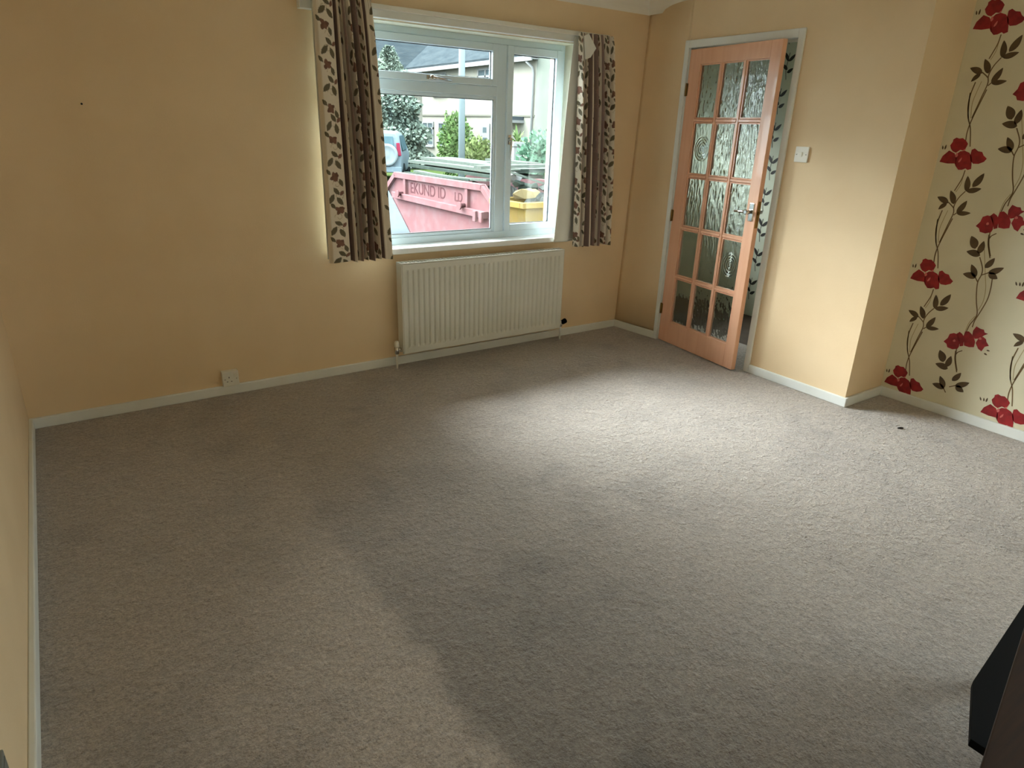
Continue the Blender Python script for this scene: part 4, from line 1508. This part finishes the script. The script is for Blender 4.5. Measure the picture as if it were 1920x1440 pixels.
for k in range(7):
    rock('rubble_piece', (5.98 + .16 * k, 5.22 + .07 * (k % 3), .45 + .02 * (k % 2)), rr_.uniform(.12, .17), X_rub,
         ('nearest', 'second', 'third', 'fourth', 'fifth', 'sixth', 'farthest')[k] + ' grey lump in the row at the right end of the red skip', 'rubble', 'rubble inside the red skip', 40 + k, (1, 1, .6))

# yellow skip at the right -------------------------------------------------
ys = empty('skip', (6.66, 3.95, GZ), math.radians(4))
tag(ys, 'yellow skip of rubble at the right beyond the side window', 'skip')
m = MB()
T_ = [(-.95, 0), (.95, 0), (.95, .70), (-.95, .70)]
Bt = [(-.62, .12), (.62, .12), (.62, .60), (-.62, .60)]
zt_, zb_ = 1.02, 0.0
for i in range(4):
    j = (i + 1) % 4
    m.hexa([(*Bt[i], zb_), (*Bt[j], zb_), (Bt[j][0] * .96, Bt[j][1] * .96 + .02, zb_), (Bt[i][0] * .96, Bt[i][1] * .96 + .02, zb_),
            (*T_[i], zt_), (*T_[j], zt_), (T_[j][0] * .97, T_[j][1] * .96 + .02, zt_), (T_[i][0] * .97, T_[i][1] * .96 + .02, zt_)])
m.prism([(*p, 0.02) for p in Bt], (0, 0, .03))
m.build('body', X_yel, ys)
m = MB()
m.box(-1.0, 1.0, -.05, .03, zt_ - .03, zt_ + .05)
m.box(-1.0, 1.0, .67, .75, zt_ - .03, zt_ + .05)
m.box(-1.0, -.92, .03, .67, zt_ - .03, zt_ + .05)
m.box(.92, 1.0, .03, .67, zt_ - .03, zt_ + .05)
m.build('rim', X_yel, ys, bevel=0.008)
ORD = ('first', 'second', 'third', 'fourth', 'fifth', 'sixth', 'seventh', 'eighth', 'ninth', 'tenth', 'eleventh', 'twelfth', 'thirteenth', 'fourteenth')
for k in range(14):
    x, y = 5.98 + .092 * k, rr_.uniform(4.16, 4.50)
    hgt = .58 + .16 * max(0, 1 - abs(x - 6.3) / .9) * rr_.random() + 0.25 * (y - 4.15)
    rock('rubble_piece', (x, y, hgt), rr_.uniform(.10, .19), rr_.choice([X_rub, X_rub, X_tim2, X_bag]),
         (ORD[k] + ' rubble lump from the left in the yellow skip heap'), 'rubble', 'rubble heaped in the yellow skip', 90 + k, (1, .9, .6))
rock('sack', (6.00, 4.22, .60), .22, X_sand, 'pale yellow sack on the left of the yellow skip load', 'sack', None, 300, (1.2, .9, .55))
rock('sack', (5.98, 4.50, .82), .17, X_bag, 'white sack on top of the heap near the window mullion', 'sack', None, 301, (.9, .9, .6))


def heap(x0, x1, y0, y1, zb, zt, mt, label, seed):
    bm = bmesh.new()
    nx, ny = 26, 16
    g = []
    for i in range(nx + 1):
        row = []
        for j in range(ny + 1):
            u, v = i / nx, j / ny
            e = min(1.0, 5 * u, 5 * (1 - u), 5 * v, 5 * (1 - v))
            x, y = x0 + (x1 - x0) * u, y0 + (y1 - y0) * v
            h = zb + (zt - zb) * e * (0.75 + 0.35 * noise.noise(Vector((x * 4, y * 4, seed))) + 0.2 * noise.noise(Vector((x * 11, y * 11, seed))))
            row.append(bm.verts.new((x, y, h)))
        g.append(row)
    for i in range(nx):
        for j in range(ny):
            bm.faces.new((g[i][j], g[i + 1][j], g[i + 1][j + 1], g[i][j + 1]))
    b_ = [bm.verts.new(p) for p in ((x0, y0, zb - .3), (x1, y0, zb - .3), (x1, y1, zb - .3), (x0, y1, zb - .3))]
    bm.faces.new(b_[::-1])
    bm.faces.new([g[i][0] for i in range(nx + 1)][::-1] + [b_[0], b_[1]])
    bm.faces.new([g[i][ny] for i in range(nx + 1)] + [b_[2], b_[3]])
    bm.faces.new([g[0][j] for j in range(ny + 1)] + [b_[3], b_[0]])
    bm.faces.new([g[nx][j] for j in range(ny + 1)][::-1] + [b_[1], b_[2]])
    bmesh.ops.recalc_face_normals(bm, faces=bm.faces)
    me = bpy.data.meshes.new('rubble_heap')
    bm.to_mesh(me)
    bm.free()
    me.materials.append(mt)
    o_ = bpy.data.objects.new('rubble_heap', me)
    COL.objects.link(o_)
    return tag(o_, label, 'rubble', kind='stuff')


heap(5.95, 7.3, 4.08, 4.60, .30, .62, X_rub, 'loose grey rubble filling the yellow skip', 3)
heap(5.85, 7.2, 5.35, 7.4, .20, .58, X_rub, 'loose grey rubble under the boards in the red skip', 5)
plank((5.45, 4.70, .92), (7.1, 4.75, .95), .18, .04, X_tim, 'pale board lying across the yellow skip heap', None)
plank((5.9, 4.85, .84), (7.2, 4.6, .88), .14, .04, X_tim2, 'dark board lying across the yellow skip heap', None)
plank((5.75, 4.42, .90), (6.45, 4.2, .68), .10, .03, X_tim, 'short slanting lath on the yellow skip heap', None)
